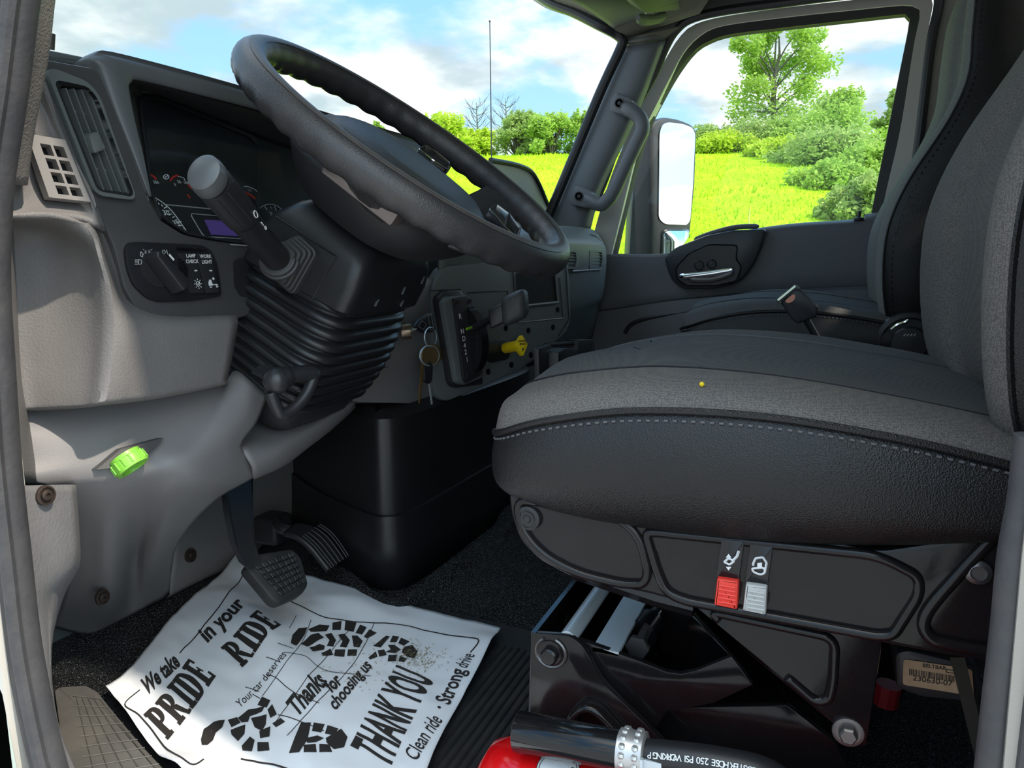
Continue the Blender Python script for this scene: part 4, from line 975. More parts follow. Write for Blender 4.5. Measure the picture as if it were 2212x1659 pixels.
# shade walls under the hood
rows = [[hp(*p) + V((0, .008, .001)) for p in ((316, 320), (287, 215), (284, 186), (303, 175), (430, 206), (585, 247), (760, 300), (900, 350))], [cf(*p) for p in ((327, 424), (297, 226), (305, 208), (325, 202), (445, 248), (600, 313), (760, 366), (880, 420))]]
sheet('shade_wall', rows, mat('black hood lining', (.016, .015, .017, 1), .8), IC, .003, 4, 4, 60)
def cfl(d): return PL(FAS(404, 505) + V((0, .004, 0)) + cn * d, cn)
CU = V((0, .55, 1)).normalized()
c0 = cfl(.0006)
bm = BM()
def arc(pts, w_=.0006): tube(bm, catmull(on(c0, pts), 5), w_, 4)
arc([(335, 427), (355, 440), (375, 460), (393, 485), (405, 503)], .0005)
for i, (a, b) in enumerate((((336, 431), (338, 435)), ((342, 438), (344, 442)), ((349, 442), (351, 446)), ((355, 450), (360, 447)), ((362, 457), (365, 455)), ((367, 464), (371, 462)), ((372, 470), (377, 468)), ((378, 476), (382, 474)), ((383, 481), (391, 479)), ((387, 488), (392, 487)), ((391, 495), (396, 494)))):
    arc([a, b], .0008 if i in (3, 8) else .0005)
text_bm(bm, '30', c0(359, 460), R_, CU, .0098, .01); text_bm(bm, '35', c0(381, 483), R_, CU, .0098, .01)
arc([(562, 450), (570, 444), (585, 441), (600, 446), (612, 455)], .0005)
for a, b in (((572, 446), (577, 454)), ((585, 447), (586, 450)), ((593, 446), (597, 455)), ((605, 452), (602, 456))): arc([a, b], .0005)
text_bm(bm, '35', c0(586, 462), R_, CU, .0076, .01); text_bm(bm, '40', c0(601, 461), R_, CU, .0066, .01)
text_bm(bm, '300', c0(337, 394), R_, CU, .0056); text_bm(bm, '0', c0(378, 399), R_, CU, .0056); text_bm(bm, '50', c0(387, 393), R_, CU, .0056); text_bm(bm, '100', c0(402, 395), R_, CU, .0056)
tube(bm, [c0(359 + 6 * math.cos(a), 382 + 5 * math.sin(a)) for a in [i * .63 for i in range(10)]], .0005, 4, closed=True); arc([(356, 385), (358, 382), (360, 382), (362, 379)], .0005)
arc([(384, 381), (396, 384), (400, 391)], .0004)
arc([(527, 403), (535, 403), (548, 408), (557, 415), (560, 422)], .0005); text_bm(bm, '1/2', c0(539, 411), R_, CU, .0052)
obj('gauge_markings', bm, WHITE, IC, None, recalc=False)
bm = BM(); arc([(322, 376), (332, 381), (338, 388)], .0012); arc([(368, 390), (374, 383), (384, 379)], .0014); arc([(528, 415), (540, 421), (551, 429)], .0016); arc([(406, 399), (415, 408)], .0012); arc([(404, 420), (411, 428)], .001); obj('needle', bm, REDP, IC, None)
bm = BM(); tube(bm, rpoly(on(c0, [(410, 461), (545, 473), (590, 520), (440, 511)]), .006), .0006, 4, closed=True); bar(bm, c0, (358, 442), (462, 452), .0007, 4); bar(bm, c0, (498, 528), (560, 533), .0008, 4); obj('display_outline', bm, DIMW, IC, None)
bm = BM(); prism(bm, on(c0, [(441, 475), (520, 479), (548, 512), (456, 507)]), cn * .0005)
obj('display_screen', bm, mat('violet display', (.055, .035, .13, 1), .35, emit=((.09, .05, .25, 1), .25)), IC, None)
bm = BM(); prism(bm, on(cfl(.012), [(310, 240), (318, 226), (342, 222), (600, 330), (640, 520), (548, 519), (470, 510), (410, 498), (356, 464), (332, 420)]), cn * .002); obj('lens', bm, LENS, IC, None)
bm = BM(); frame(bm, [p for p in resample(on(cfl(.003), [(300, 226), (314, 208), (342, 209), (560, 300), (560, 530), (470, 519), (404, 507), (349, 473), (326, 424)]), 40)], [p for p in resample(on(cfl(.003), [(303, 230), (316, 212), (342, 213), (556, 304), (556, 527), (470, 516), (405, 503), (352, 470), (330, 424)]), 40)], cn * .0015, 40); obj('lens_rim', bm, BLK, IC)

# ---- passenger side of the dash
rows = [yy(r) for r in (
    [(950, 470, .72), (1060, 480, .68), (1150, 487, .65), (1240, 489, .635), (1285, 498, .635), (1302, 515, .66)],
    [(950, 500, .66), (1060, 505, .62), (1150, 512, .60), (1240, 515, .585), (1292, 522, .585), (1308, 532, .62)],
    [(950, 530, .65), (1060, 533, .61), (1150, 536, .59), (1240, 536, .577), (1294, 537, .577), (1310, 545, .615)],
    [(950, 590, .655), (1060, 590, .615), (1150, 586, .595), (1240, 586, .578), (1296, 584, .578), (1311, 588, .615)],
    [(950, 660, .67), (1060, 660, .63), (1150, 660, .605), (1240, 655, .59), (1290, 645, .588), (1306, 640, .625)],
    [(950, 700, .69), (1060, 700, .65), (1150, 700, .63), (1235, 692, .612), (1280, 668, .605), (1298, 660, .64)],
    [(950, 800, .74), (1060, 800, .70), (1150, 790, .68), (1235, 760, .66), (1275, 735, .65), (1290, 720, .67)])]
sheet('passenger_fascia', rows, mat('charcoal passenger fascia', (.14, .157, .155, 1), .48, bump=('grain', 900, .15, .0004)), D, .006, 4, 4, 45)
for a, b in ((1228, 1247), (1278, 1303)):
    pv = YP(.572); bm = BM(); ou = rpoly(on(pv, [(a - 4, 541), (b + 1, 541), (b + 4, 560), (b, 581), (a - 4, 581)]), .006); inn = rpoly(on(pv, [(a, 545), (b - 3, 545), (b - 1, 560), (b - 4, 577), (a, 577)]), .005)
    frame(bm, ou, inn, (0, .012, 0), 40); vt = obj('air_vent', bm, DKG, D)
    bm = BM(); prism(bm, [p + V((0, .008, 0)) for p in ou], (0, .003, 0)); obj('duct', bm, BLKG, vt)
    for k in range(4):
        bm = BM(); y0 = 550 + 7 * k; p, r = pv(a, y0) + V((0, .001, 0)), pv(b - 2, y0) + V((0, .001, 0)); prism(bm, [p, r, r + V((0, 0, .0015)), p + V((0, 0, .0015))], (0, .008, -.003)); obj('louver', bm, DKG, vt)
bm = BM(); bar(bm, YP(.574), (1236, 586), (1299, 582), .0025); bar(bm, YP(.580), (1242, 524), (1288, 527), .001); obj('fascia_trim', bm, DKG, D)
for k in range(4):
    bm = BM(); bar(bm, YP(.60), (1276 + 3 * k, 506 + 3 * k), (1288 + 3 * k, 510 + 3 * k), .0013); obj('demister_slot', bm, BLK, D)
# raised panel with a black rim behind the far side of the wheel
dh = thing('display_hood', 'pale grey raised dash panel with a black rim behind the far wheel rim', 'dash panel', Y(1130, 440, .78))
do = [(1060, 346), (1072, 348), (1118, 357), (1146, 370), (1162, 394), (1178, 430), (1196, 475), (1120, 500), (1078, 480)]
bm = BM(); prism(bm, rpoly(on(YP(.78), do), .02), (0, .03, 0)); obj('back_panel', bm, FRAMEG, dh)
bm = BM(); tube(bm, catmull(on(YP(.778), do[:7]), 5), .0065, 8); obj('rim', bm, BLK, dh)

# ---- centre panel
pL, pR = Y(950, 750, .640), Y(1225, 650, .535)
cu = V((0, .10, 1)).normalized(); cnn = (pR - pL).cross(cu).normalized()
if cnn.dot(CAM - pL) < 0: cnn = -cnn
cr = cu.cross(cnn).normalized()
if cr.x < 0: cr = -cr
def cpl(d): return PL(pL + cnn * d, cnn)
C0 = cpl(0); C1 = cpl(.0012)
co = [(931, 628), (945, 600), (962, 575), (1106, 560), (1225, 560), (1232, 610), (1234, 690), (1226, 716), (1206, 734), (1154, 778), (1118, 802), (968, 867), (950, 862), (940, 842)]
plate('centre_panel', rpoly(on(C0, co), .012), DKG, D, -cnn * .025, bev=.004)
bm = BM()
for a, b in (((930, 628), (994, 625)), ((1009, 632), (1096, 627)), ((1096, 627), (1098, 662)), ((1106, 560), (1115, 690)), ((1118, 697), (1216, 687)), ((1117, 660), (1118, 697)), ((1216, 687), (1209, 600)), ((1222, 570), (1229, 690)), ((1229, 690), (1206, 726))):
    bar(bm, C1, a, b, .0009)
obj('panel_seam', bm, BLKG, D)
bm = BM(); prism(bm, rpoly(on(C1, [(1114, 590), (1202, 590), (1206, 651), (1119, 660)]), .004), cnn * .001); cb_ = obj('cubby_shade_plate', bm, mat('cubby shade black', (.004, .004, .005, 1), .7), D)  # flat black plate, the shade inside the cubby is put into its colour
bm = BM(); bar(bm, cpl(.004), (1140, 660), (1206, 653), .003); bar(bm, cpl(.004), (1206, 653), (1200, 590), .002); obj('cubby_lip', bm, DKG, cb_)
for p in ((1043, 720), (1092, 709), (1141, 714), (1194, 707), (1204, 669), (1146, 767), (1104, 788), (1054, 803)):
    bm = BM(); lathe(bm, [(.006, 0), (.006, .0015), (.0045, .0015), (.0045, -.001), (.002, -.001), (.0018, .0005), (.0001, .0005)], C0(*p), cnn, 16); obj('screw', bm, BLKG, D)

# gear selector
GS = thing('gear_selector', 'black gear selector with lettered gate and square lever knob', 'gear selector', C0(990, 740))
plate('mount', rpoly(on(cpl(.014), [(946, 642), (962, 627), (994, 625), (1004, 636), (1046, 830), (985, 838), (975, 826)]), .008), BLK, GS, -cnn * .014, bev=.004)
plate('housing', rpoly(on(cpl(.026), [(958, 652), (968, 640), (1010, 637), (1018, 646), (1044, 806), (1040, 818), (1004, 832), (988, 826)]), .006), DKG, GS, -cnn * .012, bev=.004)
G1 = cpl(.032)
plate('gate_plate', rpoly(on(G1, [(981, 644), (1013, 639), (1018, 648), (1042, 802), (1038, 812), (1008, 828), (1003, 820)]), .003), BLK, GS, -cnn * .006, bev=.0015)
bm = BM(); f3 = cpl(.0335)
for s, p in (('R', (994, 684)), ('N', (999, 716)), ('D', (1002, 732)), ('4', (1004, 747)), ('2', (1006, 761)), ('1', (1009, 777))): text_bm(bm, s, f3(*p), cr, cu, .0125, .02)
obj('gate_letters', bm, WHITE, GS, None, recalc=False)
for p in ((987, 652), (1015, 650), (1010, 813), (1038, 802)):
    bm = BM(); lathe(bm, [(.0042, 0), (.004, .0015), (.0022, .002), (.002, .0005), (.0001, .0005)], cpl(.032)(*p), cnn, 14); obj('screw', bm, RUST, GS)
bm = BM(); dc_ = cpl(.02)(1012, 735); ringv = []
sd_ = cr
for s in (-1, 1):
    ringv.append([dc_ + sd_ * (.0095 * s) + cu * (.062 * math.sin(a)) + cnn * (.040 * math.cos(a)) for a in [(-.5 + i / 20) * math.pi for i in range(21)]])
loft(bm, ringv, caps=False, closed=False)
for r in ringv: face(bm, [bm.verts.new(p) for p in r])
obj('shift_drum', bm, BLKG, GS, 50)
bm = BM(); bar(bm, cpl(.058), (1008, 711), (1024, 705), .0025); obj('gear_pointer', bm, mat('green pointer', (.22, .42, .02, 1), .4), GS)
k0 = cpl(.055)(1026, 708); k1 = cpl(.12)(1072, 683); k2 = cpl(.150)(1113, 664)
bm = BM(); tube(bm, [k0, k1], [.012, .010], 10, flat=(1, .55, cu)); lv = obj('lever', bm, BLK, GS)
dk = (k2 - k1).normalized()
mk = Matrix((dk, dk.cross(cu).normalized(), cu)).transposed()
bm = BM(); box(bm, k1 + dk * .004, (.030, .030, .034), mk.to_4x4(), bev=.004); obj('lever_collar', bm, BLK, lv)
bm = BM(); box(bm, k2 + dk * .000, (.046, .050, .050), mk.to_4x4(), bev=.012); obj('lever_knob', bm, mat('pebbled knob', (.06, .062, .064, 1), .4, bump=('grain', 600, .5, .0008)), lv)

# parking brake knob
PB = thing('parking_brake_knob', 'yellow diamond parking brake knob on the centre panel', 'brake knob', C0(1080, 758))
plate('base', rpoly(on(cpl(.005), [(1047, 740), (1060, 734), (1092, 731), (1102, 740), (1101, 776), (1062, 784), (1052, 776)]), .01), mat('satin black base', (.02, .024, .024, 1), .35), PB, -cnn * .005, bev=.002)
y0, y1 = cpl(.010)(1092, 752), cpl(.055)(1123, 746)
bm = BM(); tube(bm, [y0, y1], .0105, 16); obj('shaft', bm, YEL, PB)
da = (y1 - y0).normalized(); dm = PL(y1 + da * .004, da)
bm = BM(); dpts = rpoly(on(dm, [(1128, 722), (1141, 744), (1131, 770), (1113, 748)]), .004); inset_prism(bm, dpts, -da * .009, .0015); kb = obj('knob', bm, YEL, PB)
dr_ = (dm(1135, 745) - dm(1120, 746)).normalized(); du_ = (dm(1128, 728) - dm(1129, 764)).normalized()
bm = BM()
text_bm(bm, 'PARKING', dm(1128, 737) + da * .0006, dr_, du_, .0052, .03); text_bm(bm, 'BRAKE', dm(1129, 743) + da * .0006, dr_, du_, .0052, .03)
text_bm(bm, 'P', dm(1130, 756) + da * .0006, dr_, du_, .009, .04); obj('knob_print', bm, BLK, kb, None, recalc=False)

# cup holder by the seat
CH = thing('cup_holder', 'black cup holder between the centre panel and the seat cushion', 'cup holder', V((1.45, .42, .28)))
for pts, y, dp in (([(1164, 752), (1190, 744), (1196, 750), (1196, 830), (1166, 830)], .50, .010), ([(1186, 742), (1240, 737), (1243, 746), (1210, 748), (1205, 830), (1196, 830)], .53, .012), ([(1207, 760), (1220, 752), (1250, 754), (1252, 830), (1207, 830)], .48, .03), ([(1250, 735), (1284, 733), (1286, 760), (1250, 830)], .52, .03)):
    bm = BM(); inset_prism(bm, rpoly(on(YP(y), pts), .006), V((0, dp, 0)), .003); obj('cup_wall', bm, BLK, CH)

# ignition lock and keys
ky = YP(.640)
IG = thing('ignition_lock', 'brass coloured ignition lock with a key in it below the steering column', 'lock', ky(873, 714))
ia = V((.45, -.85, .05)).normalized(); c = Y(868, 716, .652)
bm = BM(); lathe(bm, [(.0135, 0), (.0135, .012), (.0125, .016), (.009, .0165), (.0085, .012), (.0001, .012)], c, ia, 24); obj('barrel', bm, mat('worn brass', (.3, .22, .15, 1), .3, metal=.8), IG)
KR = thing('key_bunch', 'ring of keys with a round brass tag hanging from the ignition lock', 'keys', ky(925, 760))
k1_ = YP(.625)
bm = BM(); p = c + ia * .012; q_ = k1_(900, 706); sdn = V((0, 0, 1)); prism(bm, [p + sdn * .004, q_ + sdn * .004, q_ - sdn * .004, p - sdn * .004], V((.001, .0015, 0))); kk = obj('ignition_key', bm, ZINC, KR)
bm = BM(); inset_prism(bm, rpoly(on(k1_, [(896, 706), (906, 690), (926, 676), (936, 677), (941, 712), (934, 718), (916, 720)]), .003), V((0, .006, 0)), .001); kb = obj('key_head', bm, BLK, KR)
bm = BM(); tube(bm, rpoly(on(YP(.6235), [(903, 705), (911, 693), (921, 699), (916, 712)]), .001), .0008, 5, closed=True); tube(bm, rpoly(on(YP(.6235), [(925, 684), (932, 680), (937, 712), (930, 712)]), .001), .0008, 5, closed=True); obj('key_emboss', bm, DKG, kb)
def ell(cx, cy, rx, ry, y, n=28, tw=.012): return [Y(cx + rx * math.cos(2 * math.pi * i / n), cy + ry * math.sin(2 * math.pi * i / n), y + tw * math.cos(2 * math.pi * i / n)) for i in range(n)]
bm = BM(); tube(bm, ell(930, 728, 13, 21, .622), .0011, 6, closed=True); obj('split_ring', bm, ZINC, KR)
bm = BM(); tube(bm, ell(928, 768, 21, 22, .618), .0011, 6, closed=True); tube(bm, ell(929, 768, 20, 22, .620), .0009, 6, closed=True); obj('split_ring', bm, ZINC, KR)
bm = BM(); dsk = ell(934, 766, 22, 23, .624); prism(bm, dsk, V((0, .0018, 0))); tg = obj('brass_tag', bm, BRASS, KR)
bm = BM(); [tube(bm, on(YP(.6225), l), .0005, 4) for l in ([(922, 766), (924, 761), (927, 765)], [(930, 761), (930, 767), (933, 767)], [(936, 761), (938, 766), (941, 761)])]; obj('tag_stamp', bm, mat('dark stamp', (.25, .13, .04, 1), .5), tg, None, recalc=False)
bm = BM(); prism(bm, rpoly(on(YP(.614), [(912, 775), (916, 775), (914, 812), (907, 871), (905, 871), (909, 815)]), .0006), V((.0012, .002, 0))); obj('key', bm, BRASS, KR)
bm = BM(); inset_prism(bm, rpoly(on(YP(.617), [(918, 788), (930, 779), (936, 790), (934, 822), (928, 830), (918, 822)]), .003), V((0, .006, 0)), .001); fb = obj('key_fob', bm, BLK, KR)
bm = BM(); prism(bm, on(YP(.618), [(926, 826), (929, 826), (935, 873), (932, 874)]), V((.001, .0018, 0))); obj('key', bm, ZINC, KR)
# ------------------------------------------------------------------ steering wheel and column
TH = math.radians(35)
CW = V((.834, .486, .665)); E1 = V((1, 0, 0)); E2 = V((0, math.cos(TH), math.sin(TH))); NN = V((0, -math.sin(TH), math.cos(TH)))
def P(a, b, h): return CAM + (CW + E1 * a + E2 * b + NN * h - CAM) * 1.047
# the wheel itself
WC = V((.8728, .4917, .6705)); TW = math.radians(36.45); W2 = V((0, math.cos(TW), math.sin(TW))); W1 = V((math.cos(-.0202), 0, math.sin(-.0202)))
WN = W1.cross(W2).normalized(); W1 = W2.cross(WN).normalized()
def PW(a, b, h): return WC + W1 * a + W2 * b + WN * h
SWH = thing('steering_wheel', 'black grained steering wheel with worn rim tilted over the driver side', 'steering wheel', WC)
bm = BM(); rings = []; NR = 336; RR, rr = .215, .0186
for i in range(NR):
    a = 2 * math.pi * i / NR; ring = []
    for j in range(20):
        t = 2 * math.pi * j / 20
        k = rr * (1 + .0 * math.cos(t))
        dr_ = math.cos(t) * k; dh_ = math.sin(t) * k * 1.08
        if dr_ < 0 or dh_ < 0: dr_, dh_ = dr_ * (1 + .03 * math.sin(a * 42)), dh_ * (1 + .06 * math.sin(a * 42) if dh_ < 0 else 1)   # finger bumps inside
        ring.append(PW((RR + dr_) * math.cos(a), (RR + dr_) * math.sin(a), dh_))
    rings.append(ring)
R = [[bm.verts.new(p) for p in r] for r in rings]
for i in range(NR):
    A, B_ = R[i], R[(i + 1) % NR]
    for j in range(20): face(bm, [A[j], A[(j + 1) % 20], B_[(j + 1) % 20], B_[j]])
obj('rim', bm, WHEEL, SWH, 180)
bm = BM(); loft(bm, [[PW((RR + math.cos(t) * rr * 1.012) * math.cos(a), (RR + math.cos(t) * rr * 1.012) * math.sin(a), math.sin(t) * rr * 1.095) for a in [2 * math.pi * i / 160 for i in range(160)]] for t in [math.radians(q + 0) for q in (64, 74, 84, 94, 104, 112)]], caps=False)
obj('worn_band', bm, mat('worn brown rim', (.10, .086, .078, 1), .42, bump=('noise', 700, .1, .0004), var=(40, .6, (.055, .048, .045, 1))), SWH, 180)
# outlines of the hub
def oval(a_, b_, h, n=40, cb=0, p=2.6):
    out = []
    for i in range(n):
        t = 2 * math.pi * i / n; c_, s_ = math.cos(t), math.sin(t)
        out.append(PW(a_ * abs(c_) ** (2 / p) * (1 if c_ > 0 else -1), cb + b_ * abs(s_) ** (2 / p) * (1 if s_ > 0 else -1), h))
    return out
bm = BM(); loft(bm, [oval(.098, .112, -.048), oval(.102, .118, -.030), oval(.097, .113, -.018), oval(.082, .098, -.009), oval(.055, .066, -.004), oval(.01, .01, -.003)]); hub = obj('horn_pad', bm, WHEEL, SWH, 180)
bm = BM(); loft(bm, [oval(.118, .115, -.040), oval(.138, .128, -.040), oval(.138, .124, -.052), oval(.124, .108, -.075), oval(.10, .086, -.098), oval(.07, .06, -.108)]); obj('hub_cover', bm, mat('wheel back plastic', (.022, .021, .023, 1), .5, bump=('grain', 900, .25, .0005)), SWH, 180)
for b0, sx_ in ((-.055, 1), (-.055, -1)):
    bm = BM(); rg = []
    for a_, hw, h in ((.085, .062, -.052), (.12, .048, -.050), (.16, .040, -.034), (.195, .040, -.012), (.214, .044, -.003)) if sx_ > 0 else ((.085, .05, -.052), (.12, .03, -.046), (.16, .024, -.028), (.195, .024, -.006), (.214, .026, .002)):
        rg.append([PW(sx_ * a_, b0 - hw, h), PW(sx_ * a_, b0 - hw * .8, h + .012), PW(sx_ * a_, b0 + hw * .8, h + .012), PW(sx_ * a_, b0 + hw, h), PW(sx_ * a_, b0 + hw * .7, h - .014), PW(sx_ * a_, b0 - hw * .7, h - .014)])
    loft(bm, rg); obj('spoke', bm, WHEEL, SWH, 180, sub=1)
bm = BM(); rg = []
for b_, hw, h in ((-.08, .075, -.054), (-.12, .05, -.052), (-.16, .042, -.036), (-.195, .046, -.012), (-.214, .05, -.003)):
    rg.append([PW(-hw, b_, h), PW(-hw * .8, b_, h + .012), PW(hw * .8, b_, h + .012), PW(hw, b_, h), PW(hw * .7, b_, h - .005), PW(-hw * .7, b_, h - .005)])
loft(bm, rg); obj('spoke', bm, WHEEL, SWH, 180, sub=1)
# pewter insert under the near spoke
ip = PL(PW(-.178, 0, -.014), V((-.85, -.25, -.15)))
bm = BM(); inset_prism(bm, rpoly(on(ip, [(690, 370), (704, 350), (864, 458), (843, 490)]), .004), V((.03, .008, 0)), .003); obj('spoke_insert', bm, PEW, SWH)
# switch pods beside the pad
for q in ([(905, 322), (918, 313), (945, 330), (972, 352), (966, 366), (935, 346)], [(1058, 452), (1072, 441), (1100, 462), (1124, 492), (1118, 514), (1090, 490)]):
    f_ = PL(PW(.11, 0, -.012), WN); pts = on(f_, q)
    bm = BM(); inset_prism(bm, rpoly(pts, .003), -WN * .014, .002); sp_ = obj('switch_pod', bm, BLKG, SWH)
    bm = BM(); tube(bm, rpoly(pts, .003), .0013, 6, closed=True); m_ = (pts[1] + pts[4]) * .5; tube(bm, [pts[2], m_, pts[5]], .0012, 6); obj('pod_trim', bm, CHROME, sp_)

SC = thing('steering_column', 'black steering column with pleated rubber boot and shroud', 'steering column', P(0, 0, -.3))
def rrect(a_, b_, h, r=.02, da=0, db=0, tilt=0, n=5):
    pts = rpoly([V((-a_ + da, -b_ + db, 0)), V((a_ + da, -b_ + db, 0)), V((a_ + da, b_ + db, 0)), V((-a_ + da, b_ + db, 0))], r, n)
    return [P(p.x, p.y, h + tilt * (p.y - db)) for p in pts]
SHM = mat('satin black shroud', (.017, .017, .019, 1), .4, bump=('noise', 700, .06, .0003))
bm = BM(); TL = -.19
loft(bm, [rrect(.060, .050, -.090, .02, 0, -.005), rrect(.074, .060, -.100, .02, 0, -.004, TL * .2), rrect(.085, .072, -.122, .018, 0, 0, TL * .5), rrect(.088, .078, -.15, .016, 0, 0, TL * .8), rrect(.088, .080, -.183, .016, 0, 0, TL), rrect(.082, .075, -.189, .014, 0, 0, TL)])
obj('shroud', bm, SHM, SC, 40)
bm = BM()
seam = [P(-.0885, .078, -.135), P(-.0885, -.02, -.12), P(-.089, -.03, -.2)]
tube(bm, [P(-.0872, .06, -.128), P(-.0882, -.035, -.118), P(-.0885, -.035, -.178)], .0007, 5); obj('shroud_seam', bm, BLKG, SC)
for a_, h_ in ((-.03, -.155), (.02, -.14), (.055, -.125), (.035, -.16)):
    bm = BM(); c = P(a_, -.0795, h_); tube(bm, [c - V((.004, .0006, .004)), c + V((.004, -.0006, .004))], .0016, 6); obj('shroud_slot', bm, DKG, SC)
# column top collar under the wheel hub
bm = BM(); lathe(bm, [(.05, 0), (.055, .02), (.05, .035)], P(0, 0, -.125), NN, 28); obj('collar', bm, BLK, SC)
# pleated boot
bm = BM(); rg = []
npl = 10
for i in range(npl * 8 + 1):
    t = i / (npl * 8); h = -.180 - .145 * t
    k = abs(math.sin(t * npl * math.pi)) ** .55
    s = (.0765 + .013 * math.sin(t * 2.6)) + .0095 * k
    rg.append(rrect(s, s * .93, h, .045, 0, .002 - .004 * t, TL * (1 - .9 * t), 7))
loft(bm, rg); obj('pleated_boot', bm, mat('black boot rubber', (.013, .013, .015, 1), .38), SC, 180)
bm = BM(); loft(bm, [rrect(.082, .078, -.318, .03, 0, 0, 0), rrect(.084, .079, -.328, .03), rrect(.080, .074, -.35, .03, 0, -.002), rrect(.066, .06, -.372, .03, 0, -.004)])
obj('boot_base', bm, mat('dusty black base', (.018, .018, .02, 1), .5, bump=('noise', 500, .2, .0006), var=(16, .35, (.04, .038, .036, 1))), SC, 60)
# stalk boot: stepped square pyramid on the left face
bp0 = P(-.086, .004, -.150)
bpl = PL(bp0, V((-1, 0, 0)))
sq = on(bpl, [(650, 507), (694, 547), (641, 640), (585, 592)]); cen = sum(sq, V((0, 0, 0))) / 4
st_e = V((.564, .540, .626)); sdir = (st_e - cen - V((-.032, 0, .004))).normalized()
bm = BM(); lv = 0
ringsq = []
for k, (sc_, d) in enumerate(((1.0, 0), (1.0, .010), (.93, .011), (.93, .017), (.84, .018), (.84, .024), (.74, .025), (.74, .031), (.62, .032), (.62, .038), (.5, .039))):
    ringsq.append([cen + (p - cen) * sc_ + V((-d, 0, .000)) + (sdir - V((-1, 0, 0))) * d * .35 for p in rpoly(sq, .008, 4)])
loft(bm, ringsq)
obj('stalk_boot', bm, mat('grey rubber boot', (.045, .045, .047, 1), .55), SC, 30)
sb = cen + V((-.032, 0, .004))
bm = BM(); lathe(bm, [(.024, .0), (.024, .004), (.0215, .005), (.0215, .010), (.019, .011)], sb + sdir * .000, sdir, 28); obj('boot_ring', bm, MATS['grey rubber boot'], SC)
Ls = (st_e - sb).length
bm = BM(); lathe(bm, [(.0158, 0), (.0158, Ls * .3), (.0160, Ls * .52), (.0163, Ls * .545)], sb, sdir, 32); stk = obj('turn_signal_stalk', bm, SHM, SC, 50)
bm = BM(); pr = [(.0163, Ls * .55), (.0176, Ls * .56), (.0180, Ls * .62), (.0180, Ls * .88), (.0176, Ls * .90)]
lathe(bm, pr, sb, sdir, 40)
s_, u_, t_ = axes(sdir)
for i in range(9):
    a = 2 * math.pi * i / 9 + .2; v = s_ * math.cos(a) + u_ * math.sin(a); tube(bm, [sb + v * .0177 + t_ * Ls * .60, sb + v * .0179 + t_ * Ls * .88], .0011, 5)
obj('stalk_grip', bm, BLK, stk, 40)
bm = BM(); cap = []
tl = V((-.3, -.55, .25))
for r_, d in ((.0180, Ls * .905), (.0184, Ls * .91), (.0184, Ls * .95), (.0172, Ls * .985), (.014, Ls * .995), (.001, Ls * 1.0)):
    cap.append([sb + t_ * d + (s_ * math.cos(2 * math.pi * i / 36) + u_ * math.sin(2 * math.pi * i / 36)) * r_ + t_ * .012 * (r_ / .0184) * ((s_ * math.cos(2 * math.pi * i / 36) + u_ * math.sin(2 * math.pi * i / 36)).dot(tl)) for i in range(36)])
loft(bm, cap); obj('stalk_cap', bm, mat('grey satin cap', (.10, .105, .11, 1), .35, bump=('noise', 500, .1, .0003)), stk, 35)
bm = BM()
vw = (CAM - (sb + t_ * Ls * .5)).normalized(); sv_ = (vw - t_ * vw.dot(t_)).normalized(); su_ = t_.cross(sv_).normalized()
if su_.z < 0: su_ = -su_
def onst(l, a, r): return sb + t_ * (Ls * l) + (sv_ * math.cos(a) + su_ * math.sin(a)) * r
tube(bm, [onst(.60 + .025 * math.cos(q), .75 + .16 * math.sin(q), .0186) for q in [i * .63 for i in range(10)]], .0006, 4, closed=True)
tube(bm, [onst(.50, .8, .0166), onst(.47, .8, .0164)], .0007, 5); tube(bm, [onst(.44 + .012 * math.cos(q), .8 + .1 * math.sin(q), .0165) for q in [i * .8 for i in range(8)]], .0006, 4, closed=True)
obj('stalk_print', bm, WHITE, stk)
# tilt release handle
th = [(575, 838), (590, 812), (604, 806), (676, 797), (683, 812), (668, 850), (640, 890), (606, 902), (590, 885)]
f_ = PL(P(-.08, -.1, -.325) + V((-.015, -.035, 0)), V((-.35, -.9, .1)))
bm = BM(); tube(bm, catmull(on(f_, [(598, 822), (625, 812), (668, 806), (677, 815), (662, 852), (634, 884), (608, 894), (596, 878), (585, 848)]), 6), [.0135] * 6 + [.0105] * 12 + [.0075] * 31, 12)
hd = obj('tilt_handle', bm, BLK, SC, 180)
bm = BM(); ball(bm, f_(598, 822), .0165, 18); obj('tilt_knob', bm, mat('worn black knob', (.03, .03, .033, 1), .35), hd, 180)
bm = BM(); prism(bm, [f_(*p) + V((.01, .02, .005)) for p in ((577, 822), (600, 802), (632, 814), (603, 836))], V((.006, .018, .0))); obj('handle_mount', bm, BLK, hd)

